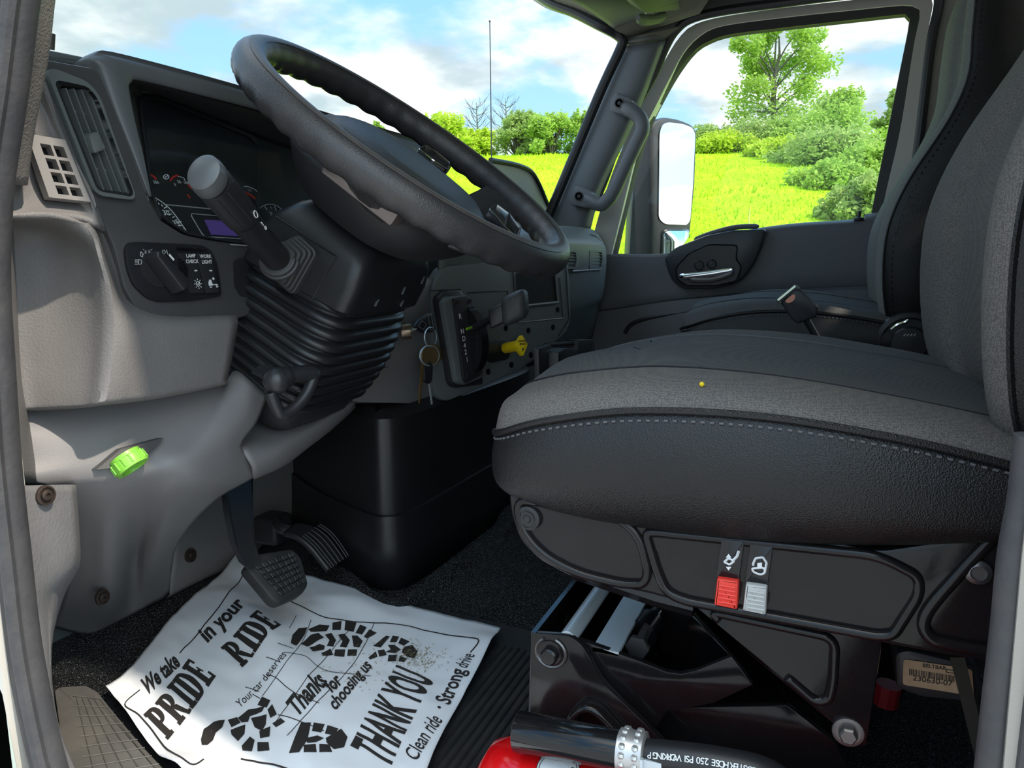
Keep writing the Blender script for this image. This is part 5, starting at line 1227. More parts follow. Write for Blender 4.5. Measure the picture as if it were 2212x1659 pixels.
# ------------------------------------------------------------------ pedals
BP = thing('brake_pedal', 'brake pedal with square tread pad hanging below the column', 'pedal', V((.80, .68, .11)))
pn = V((-.18, -.72, .60)).normalized(); pf = PL(V(Y(600, 1245, .69)), pn)
pad = [(530, 1226), (552, 1196), (632, 1184), (652, 1204), (668, 1262), (655, 1282), (604, 1304), (590, 1298)]
bm = BM(); inset_prism(bm, rpoly(on(pf, pad), .006), -pn * .018, .005); pd = obj('pad', bm, RUB, BP)
bm = BM(); qd = [V(p) for p in ((545, 1222), (632, 1192), (662, 1258), (606, 1290))]
f2 = PL(Y(600, 1245, .69) + pn * .0005, pn)
def bq(u, v): p = qd[0].lerp(qd[1], u).lerp(qd[3].lerp(qd[2], u), v); return f2(p.x, p.y)
for i in range(6):
    for j in range(6):
        u0, u1, v0, v1 = (i + .1) / 6, (i + .9) / 6, (j + .1) / 6, (j + .9) / 6
        inset_prism(bm, [bq(u0, v0) + pn * .003, bq(u1, v0) + pn * .003, bq(u1, v1) + pn * .003, bq(u0, v1) + pn * .003], -pn * .0035, .0012)
obj('tread', bm, mat('worn tread rubber', (.02, .022, .024, 1), .3, var=(50, .5, (.07, .07, .065, 1))), pd)
bm = BM(); ap = catmull([Y(520, 1000, .82), Y(512, 1080, .80), Y(522, 1150, .765), Y(548, 1195, .735), Y(580, 1228, .715)], 6)
bm.free(); am = P3(Y(510, 1050, .80), Y(545, 1050, .80), Y(548, 1205, .715)); plate('arm', rpoly(on(am, [(486, 1030), (546, 1000), (547, 1110), (542, 1150), (566, 1218), (534, 1232), (512, 1185), (498, 1120)]), .006), BLK, BP, V((.002, .014, .006)), bev=.002)
AP = thing('accelerator_pedal', 'ribbed black accelerator pedal beside the engine cover', 'pedal', V((.97, .72, .08)))
an_ = V((-.1, -.75, .6)).normalized(); af = PL(Y(700, 1190, .74), an_)
rows = [[Y(612, 1150, .80), Y(640, 1128, .80)], [Y(640, 1158, .775), Y(676, 1134, .775)], [Y(668, 1180, .752), Y(706, 1152, .752)], [Y(690, 1206, .735), Y(728, 1178, .735)], [Y(710, 1231, .72), Y(746, 1206, .72)]]
bm = BM(); g = grid(rows, 6, 4); skin(bm, g)
ap_ = obj('pad', bm, BLK, AP, solid=-.008)
bm = BM()
for j in range(len(g[0])): tube(bm, [g[i][j] + an_ * .0088 for i in range(5, len(g))], .0012, 5)
obj('rib', bm, RUB, ap_)
bm = BM(); tube(bm, catmull([Y(600, 1128, .86), Y(608, 1140, .82), Y(640, 1150, .80)], 5), .010, 8); box(bm, Y(590, 1140, .88), (.05, .05, .05), bev=.008); obj('bracket', bm, BLK, AP)
# sill scuff plate
sc_ = ZP(.022)
bm = BM(); so_ = [(116, 1490), (128, 1482), (186, 1478), (212, 1492), (250, 1540), (310, 1610), (372, 1676), (430, 1760), (190, 1800), (150, 1660), (128, 1580)]
inset_prism(bm, rpoly(on(sc_, so_), .006), V((0, 0, -.02)), .004)
SCM = mat('grey scuff plastic', (.10, .095, .088, 1), .5, bump=('noise', 200, .2, .001), var=(20, .4, (.16, .15, .13, 1)))
s_pl = tag(obj('sill_scuff_plate', bm, SCM), 'grey sill scuff plate with a square grid at the door edge of the floor', 'scuff plate')
bm = BM(); q4 = [V(p) for p in ((165, 1505), (215, 1510), (360, 1690), (215, 1720))]
def gq(u, v): p = q4[0].lerp(q4[1], u).lerp(q4[3].lerp(q4[2], u), v); return sc_(p.x, p.y) + V((0, 0, .0008))
for i in range(5): tube(bm, [gq(i / 4, 0), gq(i / 4, 1)], .0006, 4)
for j in range(11): tube(bm, [gq(-.15, j / 10), gq(1.1, j / 10)], .0006, 4)
obj('grid_tread', bm, SCM, s_pl)
# ------------------------------------------------------------------ seats
def seat_cushion(dx, name_label, cat, first=True):
    pass
def cushion_rows(dx, zt=0):
    # stations along y: front -> rear: (y, side x, z bottom, z seam, z crest, z middle, front fade)
    S_ = [(.302, .720, .345, .372, .388, .404, .16), (.292, .665, .325, .380, .408, .424, .07), (.268, .625, .315, .390, .420, .434, .02), (.22, .605, .308, .408, .434, .442, 0), (.14, .600, .304, .424, .447, .444, 0),
          (.04, .600, .306, .427, .446, .436, 0), (-.06, .602, .318, .417, .434, .422, 0), (-.15, .606, .338, .400, .418, .408, 0), (-.22, .62, .36, .388, .402, .40, .02)]
    rows = []
    cx = .86
    for y, sx_, zb, zs, zc, zm, fd in S_:
        s = cx - sx_; f = lambda k: cx + k * s + dx
        h = zs - zb
        rows.append([V((f(-.55), y, zb + .004 + zt)), V((f(-.88), y, zb + .012 + zt)), V((f(-1.0), y, zb + h * .32 + zt)), V((f(-1.03), y, zb + h * .66 + zt)), V((f(-.985), y, zs + zt)),
                     V((f(-.90), y, zs + (zc - zs) * .8 + zt)), V((f(-.72), y, zc + zt)), V((f(-.45), y, (zc + zm) / 2 + zt)), V((f(0), y, zm + zt)), V((f(.45), y, (zc + zm) / 2 + zt)), V((f(.72), y, zc + .004 + zt)),
                     V((f(.90), y, zs + (zc - zs) * .8 + zt)), V((f(.985), y, zs + zt)), V((f(1.03), y, zb + h * .66 + zt)), V((f(1.0), y, zb + h * .32 + zt)), V((f(.88), y, zb + .012 + zt)), V((f(.55), y, zb + .004 + zt))])
    return rows
def make_cushion(seat, dx, fab, zt=0):
    g = grid(cushion_rows(dx, zt), 5, 6, True); n = len(g[0])
    js = 4 * 5; je = 12 * 5            # seam indices
    bm = BM(); skin(bm, g, js, je + 1)
    face(bm, [bm.verts.new(p) for p in reversed(g[0][js:je + 1])])
    c = obj('cushion', bm, fab, seat, 60)
    bm = BM(); skin(bm, [r[0:js + 1] for r in g]); obj('side_panel', bm, LEA, seat, 180, label='black leatherette side')
    bm = BM(); skin(bm, [r[je:] + [r[0]] for r in g]); face(bm, [bm.verts.new(p) for p in g[0]]); face(bm, [bm.verts.new(p) for p in g[-1]]); obj('under_cover', bm, LEA, seat, 60)
    bm = BM(); line = [r[js] + V((-.002, 0, .001)) for r in g]; tube(bm, line, .0032, 8); obj('piping', bm, LEA, c)
    bm = BM(); line2 = [r[js - 1] + V((-.0008, 0, 0)) for r in g]
    l3 = resample(line2, 170, False)
    for i in range(0, 168, 2): tube(bm, [l3[i], l3[i].lerp(l3[i + 1], .9)], .0010, 5)
    obj('stitching', bm, mat('grey thread', (.11, .11, .12, 1), .6) if 'grey thread' not in MATS else MATS['grey thread'], c)
    bm = BM()
    for k in (7 * 5 - 2, 10 * 5 - 3):
        ln = [r[k] + V((0, 0, .0003)) for r in g[6:]]; tube(bm, ln, .0013, 5)
    obj('seam', bm, BLK, c)
    return g
DS = thing('bucket_seat', 'dark grey fabric driver seat on a black sprung base', 'seat', V((.86, .05, 0)))
gD = make_cushion(DS, 0, FABS)
# bolster face of coarse cloth between seam and crest
bm = BM(); gb = [[p + V((-.0012, 0, .0014)) for p in r[20:33]] for r in gD]; skin(bm, gb); obj('bolster_cloth', bm, FAB, DS, 180)
bm = BM(); c = X(1520, 836, .625) ; 
import bisect
best = min((p for r in gD for p in r), key=lambda p: ((p - CAM).normalized() - ray(1521, 836).normalized()).length)
ball(bm, best + V((-.003, 0, .003)), .0022, 8); tag(obj('crumb', bm, YEL), 'tiny yellow crumb lying on the driver seat bolster', 'crumb')
def on_seat(px, py): return min((p for r in gD for p in r), key=lambda p: ((p - CAM).normalized() - ray(px, py).normalized()).length + (0 if p.x < .9 else .002))
bm = BM()
for l in ([(1378, 746), (1392, 740), (1404, 738), (1414, 737)], [(1362, 760), (1372, 752), (1380, 758)], [(1368, 764), (1376, 768), (1366, 770)], [(1488, 798), (1520, 800)]):
    tube(bm, [on_seat(*p) + V((-.001, 0, .0005)) for p in l], [.0007] + [.0013] * (len(l) - 2) + [.0007], 6)
obj('fabric_tear', bm, BLK, DS)
def backrest(seat, dx, side_mat, fab, zoff=0, yoff=0):
    # stations up the back: (z, y of face, half width, depth)
    S_ = [(.385, -.130, .20, .09), (.42, -.100, .235, .12), (.48, -.085, .252, .135), (.56, -.080, .258, .14), (.62, -.088, .257, .14), (.69, -.115, .252, .135), (.786, -.168, .24, .12), (.864, -.195, .222, .11), (.95, -.198, .20, .105), (1.043, -.203, .18, .10), (1.10, -.222, .165, .095), (1.15, -.255, .13, .085)]
    rows = []
    for z, y, hw, dp in S_:
        y += yoff; z += zoff; f = lambda k: .86 + dx + k * hw
        rows.append([V((f(-.55), y - dp, z - .01)), V((f(-.9), y - dp * .92, z - .01)), V((f(-1.0), y - dp * .6, z)), V((f(-1.01), y - dp * .28, z)), V((f(-.97), y - .008, z)), V((f(-.86), y + .004, z)), V((f(-.62), y - .008, z)), V((f(-.5), y - .026, z)),
                     V((f(0), y - .034, z)), V((f(.5), y - .026, z)), V((f(.62), y - .008, z)), V((f(.86), y + .004, z)), V((f(.97), y - .008, z)), V((f(1.01), y - dp * .28, z)), V((f(1.0), y - dp * .6, z)), V((f(.9), y - dp * .92, z - .01)), V((f(.55), y - dp, z - .01))])
    g = grid(rows, 4, 6, True); js, je = 4 * 4, 12 * 4
    bm = BM(); skin(bm, g, js, je + 1); b = obj('backrest', bm, fab, seat, 180)
    bm = BM(); skin(bm, [r[:js + 1] for r in g]); obj('backrest_side', bm, side_mat, seat, 180, label='black leatherette side of the backrest')
    bm = BM(); skin(bm, [r[je:] + [r[0]] for r in g]); face(bm, [bm.verts.new(p) for p in g[0]]); face(bm, [bm.verts.new(p) for p in g[-1]]); obj('backrest_rear', bm, side_mat, seat, 60)
    bm = BM(); tube(bm, [r[js] for r in g], .0026, 6); tube(bm, [r[js + 8] + V((0, .001, 0)) for r in g], .0012, 5); tube(bm, [r[je] for r in g], .0026, 6); obj('piping', bm, side_mat, b)
    l3 = resample([r[js - 2] + V((-.0008, 0, 0)) for r in g], 150, False); bm = BM()
    for i in range(0, 148, 2): tube(bm, [l3[i], l3[i].lerp(l3[i + 1], .8)], .001, 4)
    obj('stitching', bm, BLKG, b)
    return g
backrest(DS, 0, LEA, FAB, 0, -.024)
bm = BM()
# centre insert panel of the driver's backrest
rows = [[V((.86 + k * .118, -.104 - .03 - yb + (.004 if abs(k) < 1 else 0), z)) for k in (-1, -.5, 0, .5, 1)] for z, yb in ((.44, .006), (.56, -.004), (.66, .016), (.74, .04))]
skin(bm, grid(rows, 3, 3)); bm.free()

# stamped side plate of the driver's seat frame
xp = XP(.622)
po_ = [(1098, 1072), (1106, 1064), (1125, 1070), (1400, 1100), (1900, 1190), (2040, 1170), (2120, 1120), (2190, 1062), (2260, 990), (2400, 1000), (2400, 1460), (2130, 1432), (1960, 1402), (1800, 1368), (1500, 1312), (1400, 1284), (1240, 1252), (1165, 1212), (1120, 1165), (1102, 1110)]
fr = plate('seat_frame', rpoly(on(xp, po_), .008, 4), STEEL, DS, V((.02, 0, 0)), bev=.004)
xb = XP(.6215)
def bead(name, pts, r=.0042, closed=False, rc=.015):
    p = rpoly(on(xb, pts), rc, 6) if closed else catmull(on(xb, pts), 6)
    bm = BM(); tube(bm, p, r, 10, closed=closed); return obj(name, bm, STEEL, fr, 180)
bead('pressed_bead', [(1112, 1078), (1300, 1100), (1380, 1148), (1400, 1232), (1392, 1262), (1345, 1262), (1250, 1240), (1175, 1200), (1130, 1150)], closed=True, rc=.02)
bead('pressed_bead', [(1395, 1150), (1420, 1150), (1900, 1200), (1985, 1245), (1985, 1285), (1930, 1372), (1895, 1374), (1700, 1338), (1480, 1298), (1440, 1280), (1420, 1235)], closed=True, rc=.02)
bead('pressed_bead', [(2200, 1105), (2140, 1165), (2075, 1235), (2010, 1310), (1995, 1350), (2012, 1378), (2050, 1390), (2180, 1412), (2400, 1440)], r=.005)
def bolt(px, x, r, parent, m=STEEL, name='bolt', h=.008, seg=6):
    bm = BM(); c = X(*px, x)
    lathe(bm, [(r * 1.7, .0), (r * 1.65, -.002), (r * 1.3, -.0025), (r * 1.25, -.0025)], c, (1, 0, 0), 24)
    lathe(bm, [(r, -.002), (r, -h), (r * .8, -h - .0015), (r * .3, -h - .0015), (.0001, -h - .0015)], c, (1, 0, 0), seg); return obj(name, bm, m, parent)
bm = BM(); c = X(1142, 1118, .622); lathe(bm, [(.0115, 0), (.0112, -.003), (.0085, -.004), (.0085, -.003), (.0065, -.003), (.0065, -.004), (.004, -.004), (.003, -.0055), (.0001, -.0055)], c, (1, 0, 0), 28); obj('pivot_cap', bm, RUB, fr)
bm = BM(); c = X(2112, 1234, .622); lathe(bm, [(.0095, 0), (.009, -.003), (.0055, -.005), (.0045, -.0035), (.0001, -.0035)], c, (1, 0, 0), 28); obj('rivet', bm, BOLT, fr)
# rocker switches
for (x0, sw, mm, ic) in (((1556, 1194), 52, REDB, 0), ((1618, 1206), 52, WGREY, 1)):
    x_, y_ = x0; f_ = XP(.617)
    bm = BM(); inset_prism(bm, rpoly(on(f_, [(x_ + 2, y_ - 30), (x_ + 52, y_ - 24), (x_ + 40, y_ + 62), (x_ - 10, y_ + 56)]), .001), V((.005, 0, 0)), .001); bz = obj('switch_bezel', bm, BLKG, fr)
    f_ = XP(.612); bm = BM(); inset_prism(bm, rpoly(on(f_, [(x_ - 7, y_ + 55), (x_ + 39, y_ + 62), (x_ + 36, y_ + 124), (x_ - 14, y_ + 114)]), .0015), V((.012, 0, 0)), .002)
    for k in range(5): 
        yk = y_ + 70 + k * 9; tube(bm, [X(x_ - 3, yk, .612), X(x_ + 33, yk + 6, .612)], .0012, 6)
    obj('rocker', bm, mm, bz)
    bm = BM(); f_ = XP(.6165); cx_, cy_ = x_ + 22, y_ + 18
    W_ = lambda a, b: f_(cx_ + a, cy_ + b)
    if ic == 0:
        tube(bm, rpoly([W_(-14, 2), W_(-4, -6), W_(8, 0), W_(-2, 8)], .001), .0009, 4, closed=True); tube(bm, [W_(6, -2), W_(14, -10), W_(18, -22)], .0011, 4)
        for sgn in (-1, 1): prism(bm, [W_(-10, 2 + 10 * sgn), W_(2, 2 + 10 * sgn), W_(-4, 2 + 18 * sgn)], V((-.0004, 0, 0)))
    else:
        tube(bm, rpoly([W_(-14, -4), W_(-8, -18), W_(8, -20), W_(16, -8), W_(12, 12)], .001), .0009, 4); tube(bm, rpoly([W_(-16, 4), W_(10, 2), W_(14, 12), W_(4, 18), W_(-12, 12)], .002), .0009, 4, closed=True); prism(bm, [W_(-4, -8), W_(6, -9), W_(6, 4), W_(-4, 3)], V((-.0004, 0, 0)))
    obj('switch_symbol', bm, WHITE, bz, None)
# triangular lower stay
xs = XP(.645)
stay = plate('lower_stay', rpoly(on(xs, [(1480, 1300), (1560, 1300), (1905, 1380), (1905, 1400), (1872, 1616), (1855, 1612), (1720, 1500)]), .004), STEEL, DS, V((.018, 0, 0)), bev=.003)
bm = BM(); tube(bm, rpoly(on(XP(.6445), [(1530, 1320), (1805, 1378), (1800, 1470), (1790, 1512), (1760, 1515), (1720, 1480)]), .012, 6), .0042, 10); obj('pressed_bead', bm, STEEL, stay, 180)
bolt((1832, 1580), .645, .0075, stay, BOLT)
bm = BM(); tube(bm, on(XP(.70), [(1240, 1230), (1420, 1290), (1500, 1310)]), .01, 8); box(bm, (.86, .02, .30), (.40, .44, .03)); obj('seat_pan', bm, STEEL, DS)
# far stay
bm = BM(); prism(bm, on(XP(1.08), [(1560, 1160), (1900, 1250), (1880, 1330), (1700, 1330)]), V((.015, 0, 0))); obj('lower_stay', bm, STEEL, DS)

# riser box bolted to the floor
RB = thing('seat_riser', 'glossy black steel riser bolted to the floor under the driver seat', 'seat base', V((.83, .1, 0)))
rs = XP(.660)
plate('side_plate', rpoly(on(rs, [(1147, 1366), (1232, 1374), (1258, 1394), (1300, 1470), (1440, 1610), (1520, 1700), (1560, 1800), (1130, 1800)]), .006), STEEL, RB, V((.006, 0, 0)), bev=.0015)
def xz(px, x): return X(px[0], px[1], x)
y_f = X(1147, 1365, .66).y; zt = .085
zt = X(1147, 1365, .66).z
bm = BM(); prism(bm, [V((.66, y_f, 0)), V((1.02, y_f, 0)), V((1.02, y_f, zt)), V((.66, y_f, zt))], V((0, -.005, 0))); fp = obj('front_plate', bm, STEEL, RB)
bm = BM()
for k in range(3):
    c = V((.69 + .035 * k, y_f - .0052, zt - .035)); lathe(bm, [(.009, 0), (.009, -.0006)], c, (0, 1, 0), 14)
obj('slot', bm, BLK, fp)
bm = BM(); prism(bm, [V((1.02, y_f, 0)), V((1.02, -.12, 0)), V((1.02, -.12, zt)), V((1.02, y_f, zt))], V((.006, 0, 0))); obj('side_plate', bm, STEEL, RB)
# swept inner rail whose upper edge dips and rises
rl = XP(.672)
plate('inner_rail', on(rl, [(1232, 1376), (1262, 1386), (1380, 1428), (1440, 1452), (1470, 1456), (1500, 1450), (1580, 1418), (1626, 1480), (1540, 1520), (1440, 1538), (1400, 1600), (1330, 1560), (1290, 1480)]), STEEL, RB, V((.006, 0, 0)), bev=.001)
plate('lower_rail', on(XP(.69), [(1360, 1532), (1480, 1528), (1700, 1524), (1800, 1600), (1850, 1700), (1500, 1740), (1400, 1640)]), STEEL, RB, V((.006, 0, 0)), bev=.001)
plate('scissor_arm', on(XP(.80), [(1420, 1300), (1480, 1310), (1600, 1440), (1560, 1470), (1500, 1470), (1425, 1400)]), STEEL, RB, V((.01, 0, 0)), bev=.002)
bm = BM(); tube(bm, [V((.665, y_f - .036, zt - .003)), V((1.02, y_f - .036, zt - .003))], .0085, 14); obj('cross_shaft', bm, ZINC, RB)
bm = BM(); p0, p1 = X(1310, 1404, .672), X(1360, 1290, .86); prism(bm, [V((.672, p0.y - .012, p0.z)), V((.672, p0.y + .014, p0.z)), V((1.0, p0.y + .014, p0.z)), V((1.0, p0.y - .012, p0.z))], V((0, 0, -.004))); obj('cross_strap', bm, ZINC, RB)
bm = BM(); c = X(1376, 1400, .70); lathe(bm, [(.012, 0), (.012, .006), (.006, .006), (.006, .06)], c, (1, 0, 0), 6); obj('hex_bolt', bm, BOLT, RB)
bm = BM(); c = X(1384, 1372, .74); lathe(bm, [(.016, 0), (.016, .03), (.010, .03), (.010, .05)], c, (1, -.1, 0), 20); obj('bushing', bm, BLKG, RB)
b_ = bolt((1190, 1412), .660, .0085, RB, STEEL, seg=16)
bm = BM(); c = X(1190, 1410, .6585); tube(bm, [c + V((0, .015 * math.cos(a), .015 * math.sin(a))) for a in [1.9 + i * .3 for i in range(19)]], .0018, 6); obj('retaining_clip', bm, BOLT, RB)
bm = BM(); tube(bm, catmull(on(XP(.655), [(1232, 1575), (1240, 1545), (1262, 1525), (1290, 1530), (1330, 1570), (1400, 1640)]), 5), .011, 10, flat=(.5, 1, (1, 0, 0))); obj('pressed_loop', bm, STEEL, RB, 180)

# compressor module with its part label
SM = thing('air_module', 'black module with a tan barcode label under the rear of the driver seat', 'module', X(1980, 1480, .72))
mf = XP(.72)
bm = BM(); inset_prism(bm, rpoly(on(mf, [(1932, 1412), (1960, 1404), (2110, 1440), (2130, 1500), (2110, 1520), (1990, 1508), (1936, 1488)]), .006), V((.10, 0, 0)), .004); obj('body', bm, mat('grey black casing', (.04, .04, .042, 1), .4), SM)
bm = BM(); LB = [(1951, 1426), (2052, 1443), (2074, 1500), (1950, 1478)]; prism(bm, rpoly(on(XP(.7185), [(1952, 1424), (2100, 1446), (2104, 1504), (1950, 1479)]), .003), V((.0012, 0, 0))); lb = obj('label', bm, mat('tan label paper', (.62, .42, .25, 1), .6, var=(300, .4, (.45, .3, .18, 1))), SM)
bm = BM(); fl = XP(.718); rt_ = (fl(2052, 1478) - fl(1960, 1464)).normalized(); ut_ = (fl(1960, 1430) - fl(1958, 1470)).normalized()
text_bm(bm, '230630-07', fl(2014, 1471), rt_, ut_, .0072, .01); text_bm(bm, 'BELTBAR', fl(2018, 1441), rt_, ut_, .0046, .02)
xx = 1964
rnd = random.Random(5)
while xx < 2060:
    w_ = rnd.choice((1, 1.5, 2.5)); yb = 1445 + (xx - 1964) * .155
    prism(bm, [fl(xx, yb), fl(xx + w_, yb + .2), fl(xx + w_, yb + 13), fl(xx, yb + 13)], V((-.0003, 0, 0))); xx += w_ + rnd.choice((1.2, 1.8, 2.6))
tube(bm, [fl(2044, 1446), fl(2062, 1449)], .0003, 4); tube(bm, [fl(2044, 1446), fl(2044, 1452)], .0003, 4); tube(bm, [fl(2044, 1452), fl(2060, 1455)], .0003, 4)
obj('label_print', bm, INK, lb, None, recalc=False)
# webbing strap behind the module and red cable sleeve
bm = BM(); prism(bm, on(XP(.69), [(2052, 1420), (2084, 1420), (2140, 1650), (2112, 1660)]), V((.004, 0, 0))); tag(obj('tether_strap', bm, mat('dark olive webbing', (.03, .027, .018, 1), .8)), 'dark webbing tether running down beside the labelled module', 'strap')
bm = BM(); tube(bm, on(XP(.80), [(1920, 1478), (1912, 1520)]), .012, 10); tag(obj('cable_sleeve', bm, mat('dull red sleeve', (.25, .01, .012, 1), .5)), 'short dull red sleeve left of the labelled module', 'sleeve')
# recliner and adjuster
RC = thing('seat_belt_buckle', 'black seat belt buckle with orange button standing behind the driver cushion', 'buckle', X(1735, 690, 1.16))
f_ = XP(1.15)
bm = BM(); inset_prism(bm, rpoly(on(f_, [(1680, 646), (1686, 640), (1718, 616), (1724, 622), (1768, 662), (1764, 684), (1722, 700), (1712, 692)]), .004), V((.026, 0, 0)), .004); bk = obj('body', bm, BLK, RC)
bm = BM(); tube(bm, on(XP(1.148), [(1682, 650), (1720, 619)]), .0035, 6); tube(bm, on(XP(1.148), [(1680, 649), (1686, 655)]), .003, 6); tube(bm, on(XP(1.148), [(1718, 617), (1725, 624)]), .003, 6); obj('latch_plate', bm, CHROME, bk)
bm = BM(); prism(bm, catmull(on(XP(1.1485), [(1697, 649), (1714, 636), (1717, 645), (1709, 653), (1700, 654)]), 4, True), V((.002, 0, 0))); obj('release_button', bm, mat('orange button', (.7, .28, .17, 1), .5), bk)
bm = BM(); tube(bm, [X(1742, 690, 1.165), X(1770, 740, 1.165)], .013, 8, flat=(.4, 1, (1, 0, 0))); obj('stalk', bm, BLK, RC)

# passenger seat
PS = thing('bucket_seat', 'grey passenger seat with black sides by the far door', 'seat', V((1.86, .05, 0)))
gP = make_cushion(PS, 1.0, FABS, .012)
backrest(PS, 1.0, LEA, FABP)
bm = BM(); box(bm, (1.86, .02, .16), (.42, .42, .30), bev=.01); obj('seat_base', bm, BLK, PS)
for nm, st_, x_, dst in (('passenger', PS, 1.61, 0), ):
    f_ = XP(x_)
    bm = BM(); c = f_(1962, 742); lathe(bm, [(.060, .0), (.058, -.012), (.05, -.016), (.046, -.012), (.034, -.012), (.030, -.020), (.0001, -.022)], c, (1, 0, 0), 36); rc = obj('recliner_cover', bm, BLK, st_)
    bm = BM(); [tube(bm, [f_(x0_, 724) + V((-.021, 0, 0)), f_(x0_ + 5, 719) + V((-.021, 0, 0))], .0009, 4) for x0_ in (1950, 1957, 1964, 1971)]; obj('cover_mark', bm, DIMW, rc, None)
    bm = BM(); tube(bm, catmull(on(XP(x_ - .01), [(1925, 712), (1938, 702), (1955, 696), (1962, 690)]), 4), .004, 8); obj('release_lever', bm, CHROME, st_)
bm = BM(); tube(bm, catmull(on(XP(1.06), [(2042, 826), (2068, 812), (2090, 806), (2100, 795)]), 4), .0035, 8); obj('release_lever', bm, CHROME, DS)
bm = BM(); box(bm, (.86, -.16, .37), (.40, .10, .06), bev=.01); obj('recliner_bracket', bm, BLK, DS)

# ------------------------------------------------------------------ fire extinguisher
FE = thing('fire_extinguisher', 'red fire extinguisher lying on the floor beside the seat riser', 'fire extinguisher', V((.58, .15, 0)))
ec_ = V((.585, .262, .058)); ea = V((.03, -1, 0)).normalized()
bm = BM(); lathe(bm, [(.0001, -.012), (.03, -.010), (.046, -.001), (.0525, .015), (.054, .04), (.054, .40)], ec_, ea, 40); obj('cylinder', bm, RED, FE, 50)
# round label on the upper side, towards the open door
def cyl(a, l, r=.0545): s_, u_, t_ = axes(ea); return ec_ + t_ * l + (s_ * math.cos(a) + u_ * math.sin(a)) * r
s_, u_, t_ = axes(ea)
def angp(px, py):
    d = ray(px, py); o = CAM - ec_
    dd = d - t_ * d.dot(t_); oo = o - t_ * o.dot(t_); A = dd.dot(dd); B2 = 2 * dd.dot(oo); C = oo.dot(oo) - .0546 ** 2
    q = B2 * B2 - 4 * A * C
    tt = (-B2 - math.sqrt(max(q, 0))) / (2 * A); p = CAM + d * tt; v = p - ec_; return math.atan2(v.dot(u_), v.dot(s_)), v.dot(t_)
bm = BM(); a0_, l0_ = angp(1205, 1662)
disc = [[cyl(a0_ + rr_ * math.cos(q) / .054, l0_ + rr_ * math.sin(q), .0546 + .0001 * (1 - rr_ / .04)) for q in [2 * math.pi * i / 40 for i in range(40)]] for rr_ in (.001, .008, .014, .019)]
loft(bm, disc, caps=False); lbl = obj('round_label', bm, WHITE, FE, None)
bm = BM()
for rr_ in (.0186, .0165): tube(bm, [cyl(a0_ + rr_ * math.cos(q) / .054, l0_ + rr_ * math.sin(q), .0548) for q in [2 * math.pi * i / 48 for i in range(48)]], .00035, 4, closed=True)
for k, chs in enumerate('AME'):
    q = 2.2 - k * .42; rr_ = .0125; text_bm(bm, chs, cyl(a0_ + rr_ * math.cos(q) / .054, l0_ + rr_ * math.sin(q), .055), t_ * 1, (cyl(a0_ + .02 / .054 * math.cos(q), l0_, .055) - cyl(a0_, l0_, .055)), .006, .02)
obj('label_print', bm, INK, lbl, None, recalc=False)
bm = BM(); 
nz = [X(1120, 1580, .575), X(1345, 1622, .575)]
dn = (nz[1] - nz[0]).normalized()
tube(bm, [nz[0] - dn * .001, nz[0], nz[1]], [.0165, .0175, .0165], 24); no = obj('nozzle', bm, mat('gloss black nozzle', (.010, .010, .011, 1), .1), FE, 50)
bm = BM(); tube(bm, [nz[0] - dn * .0015, nz[0] - dn * .0012], .012, 20); obj('bore_shade_disc', bm, mat('bore shade black', (.002, .002, .002, 1), .9), no)  # flat disc on the nozzle end, its black paints the dark inside the bore
bm = BM(); c0_, c1_ = nz[1] - dn * .003, nz[1] + dn * .020
tube(bm, [c0_, c0_ + dn * .001, c0_ + dn * .010, c0_ + dn * .012, c1_ - dn * .001, c1_], [.0165, .0185, .0185, .0180, .0185, .0165], 24); 
s2, u2, t2 = axes(dn)
for i in range(16):
    a = 2 * math.pi * i / 16
    for l in (.006, .017): ball(bm, c0_ + dn * l + (s2 * math.cos(a) + u2 * math.sin(a)) * .0175, .0032, 8)
obj('crimp_ferrule', bm, mat('crimped aluminium', (.62, .6, .58, 1), .35, metal=.7), FE)
hs = catmull([nz[1] + dn * .015, X(1460, 1636, .572), X(1560, 1650, .572), X(1660, 1676, .575), X(1740, 1740, .585)], 6)
bm = BM(); tube(bm, hs, .0125, 18); hz_ = obj('hose', bm, mat('black hose rubber', (.02, .02, .022, 1), .4), FE, 180)
bm = BM(); hd_ = (X(1560, 1650, .572) - X(1400, 1628, .572)).normalized(); hn = (CAM - X(1500, 1645, .572)).normalized(); hu = hd_.cross(hn); 
if hu.z > 0: hu = -hu
hl = resample(hs, 800, False); q_ = 75
for ch in reversed('FIRE EXT. & BOOSTER HOSE 250 PSI WORKING P'):
    if ch != ' ':
        q_ = int(q_); tg_ = (hl[q_ + 1] - hl[q_]).normalized(); n_ = (CAM - hl[q_]).normalized(); n_ = (n_ - tg_ * n_.dot(tg_)).normalized(); u_h = tg_.cross(n_)
        if u_h.z > 0: u_h = -u_h
        text_bm(bm, ch, hl[q_] + n_ * .0129, -tg_, u_h, .0068, .01)
    q_ += 17 * {'I': .6, 'W': 1.35, 'M': 1.2, '.': .6, ' ': .7}.get(ch, 1)
obj('hose_print', bm, WHITE, hz_, None, recalc=False)
bm = BM(); bx = XP(.56); prism(bm, on(bx, [(1384, 1640), (1428, 1650), (1432, 1700), (1384, 1690)]), V((.002, 0, 0))); prism(bm, on(bx, [(1384, 1636), (1390, 1636), (1390, 1700), (1384, 1700)]), V((-.004, 0, 0))); obj('bracket_clip', bm, ZINC, FE)

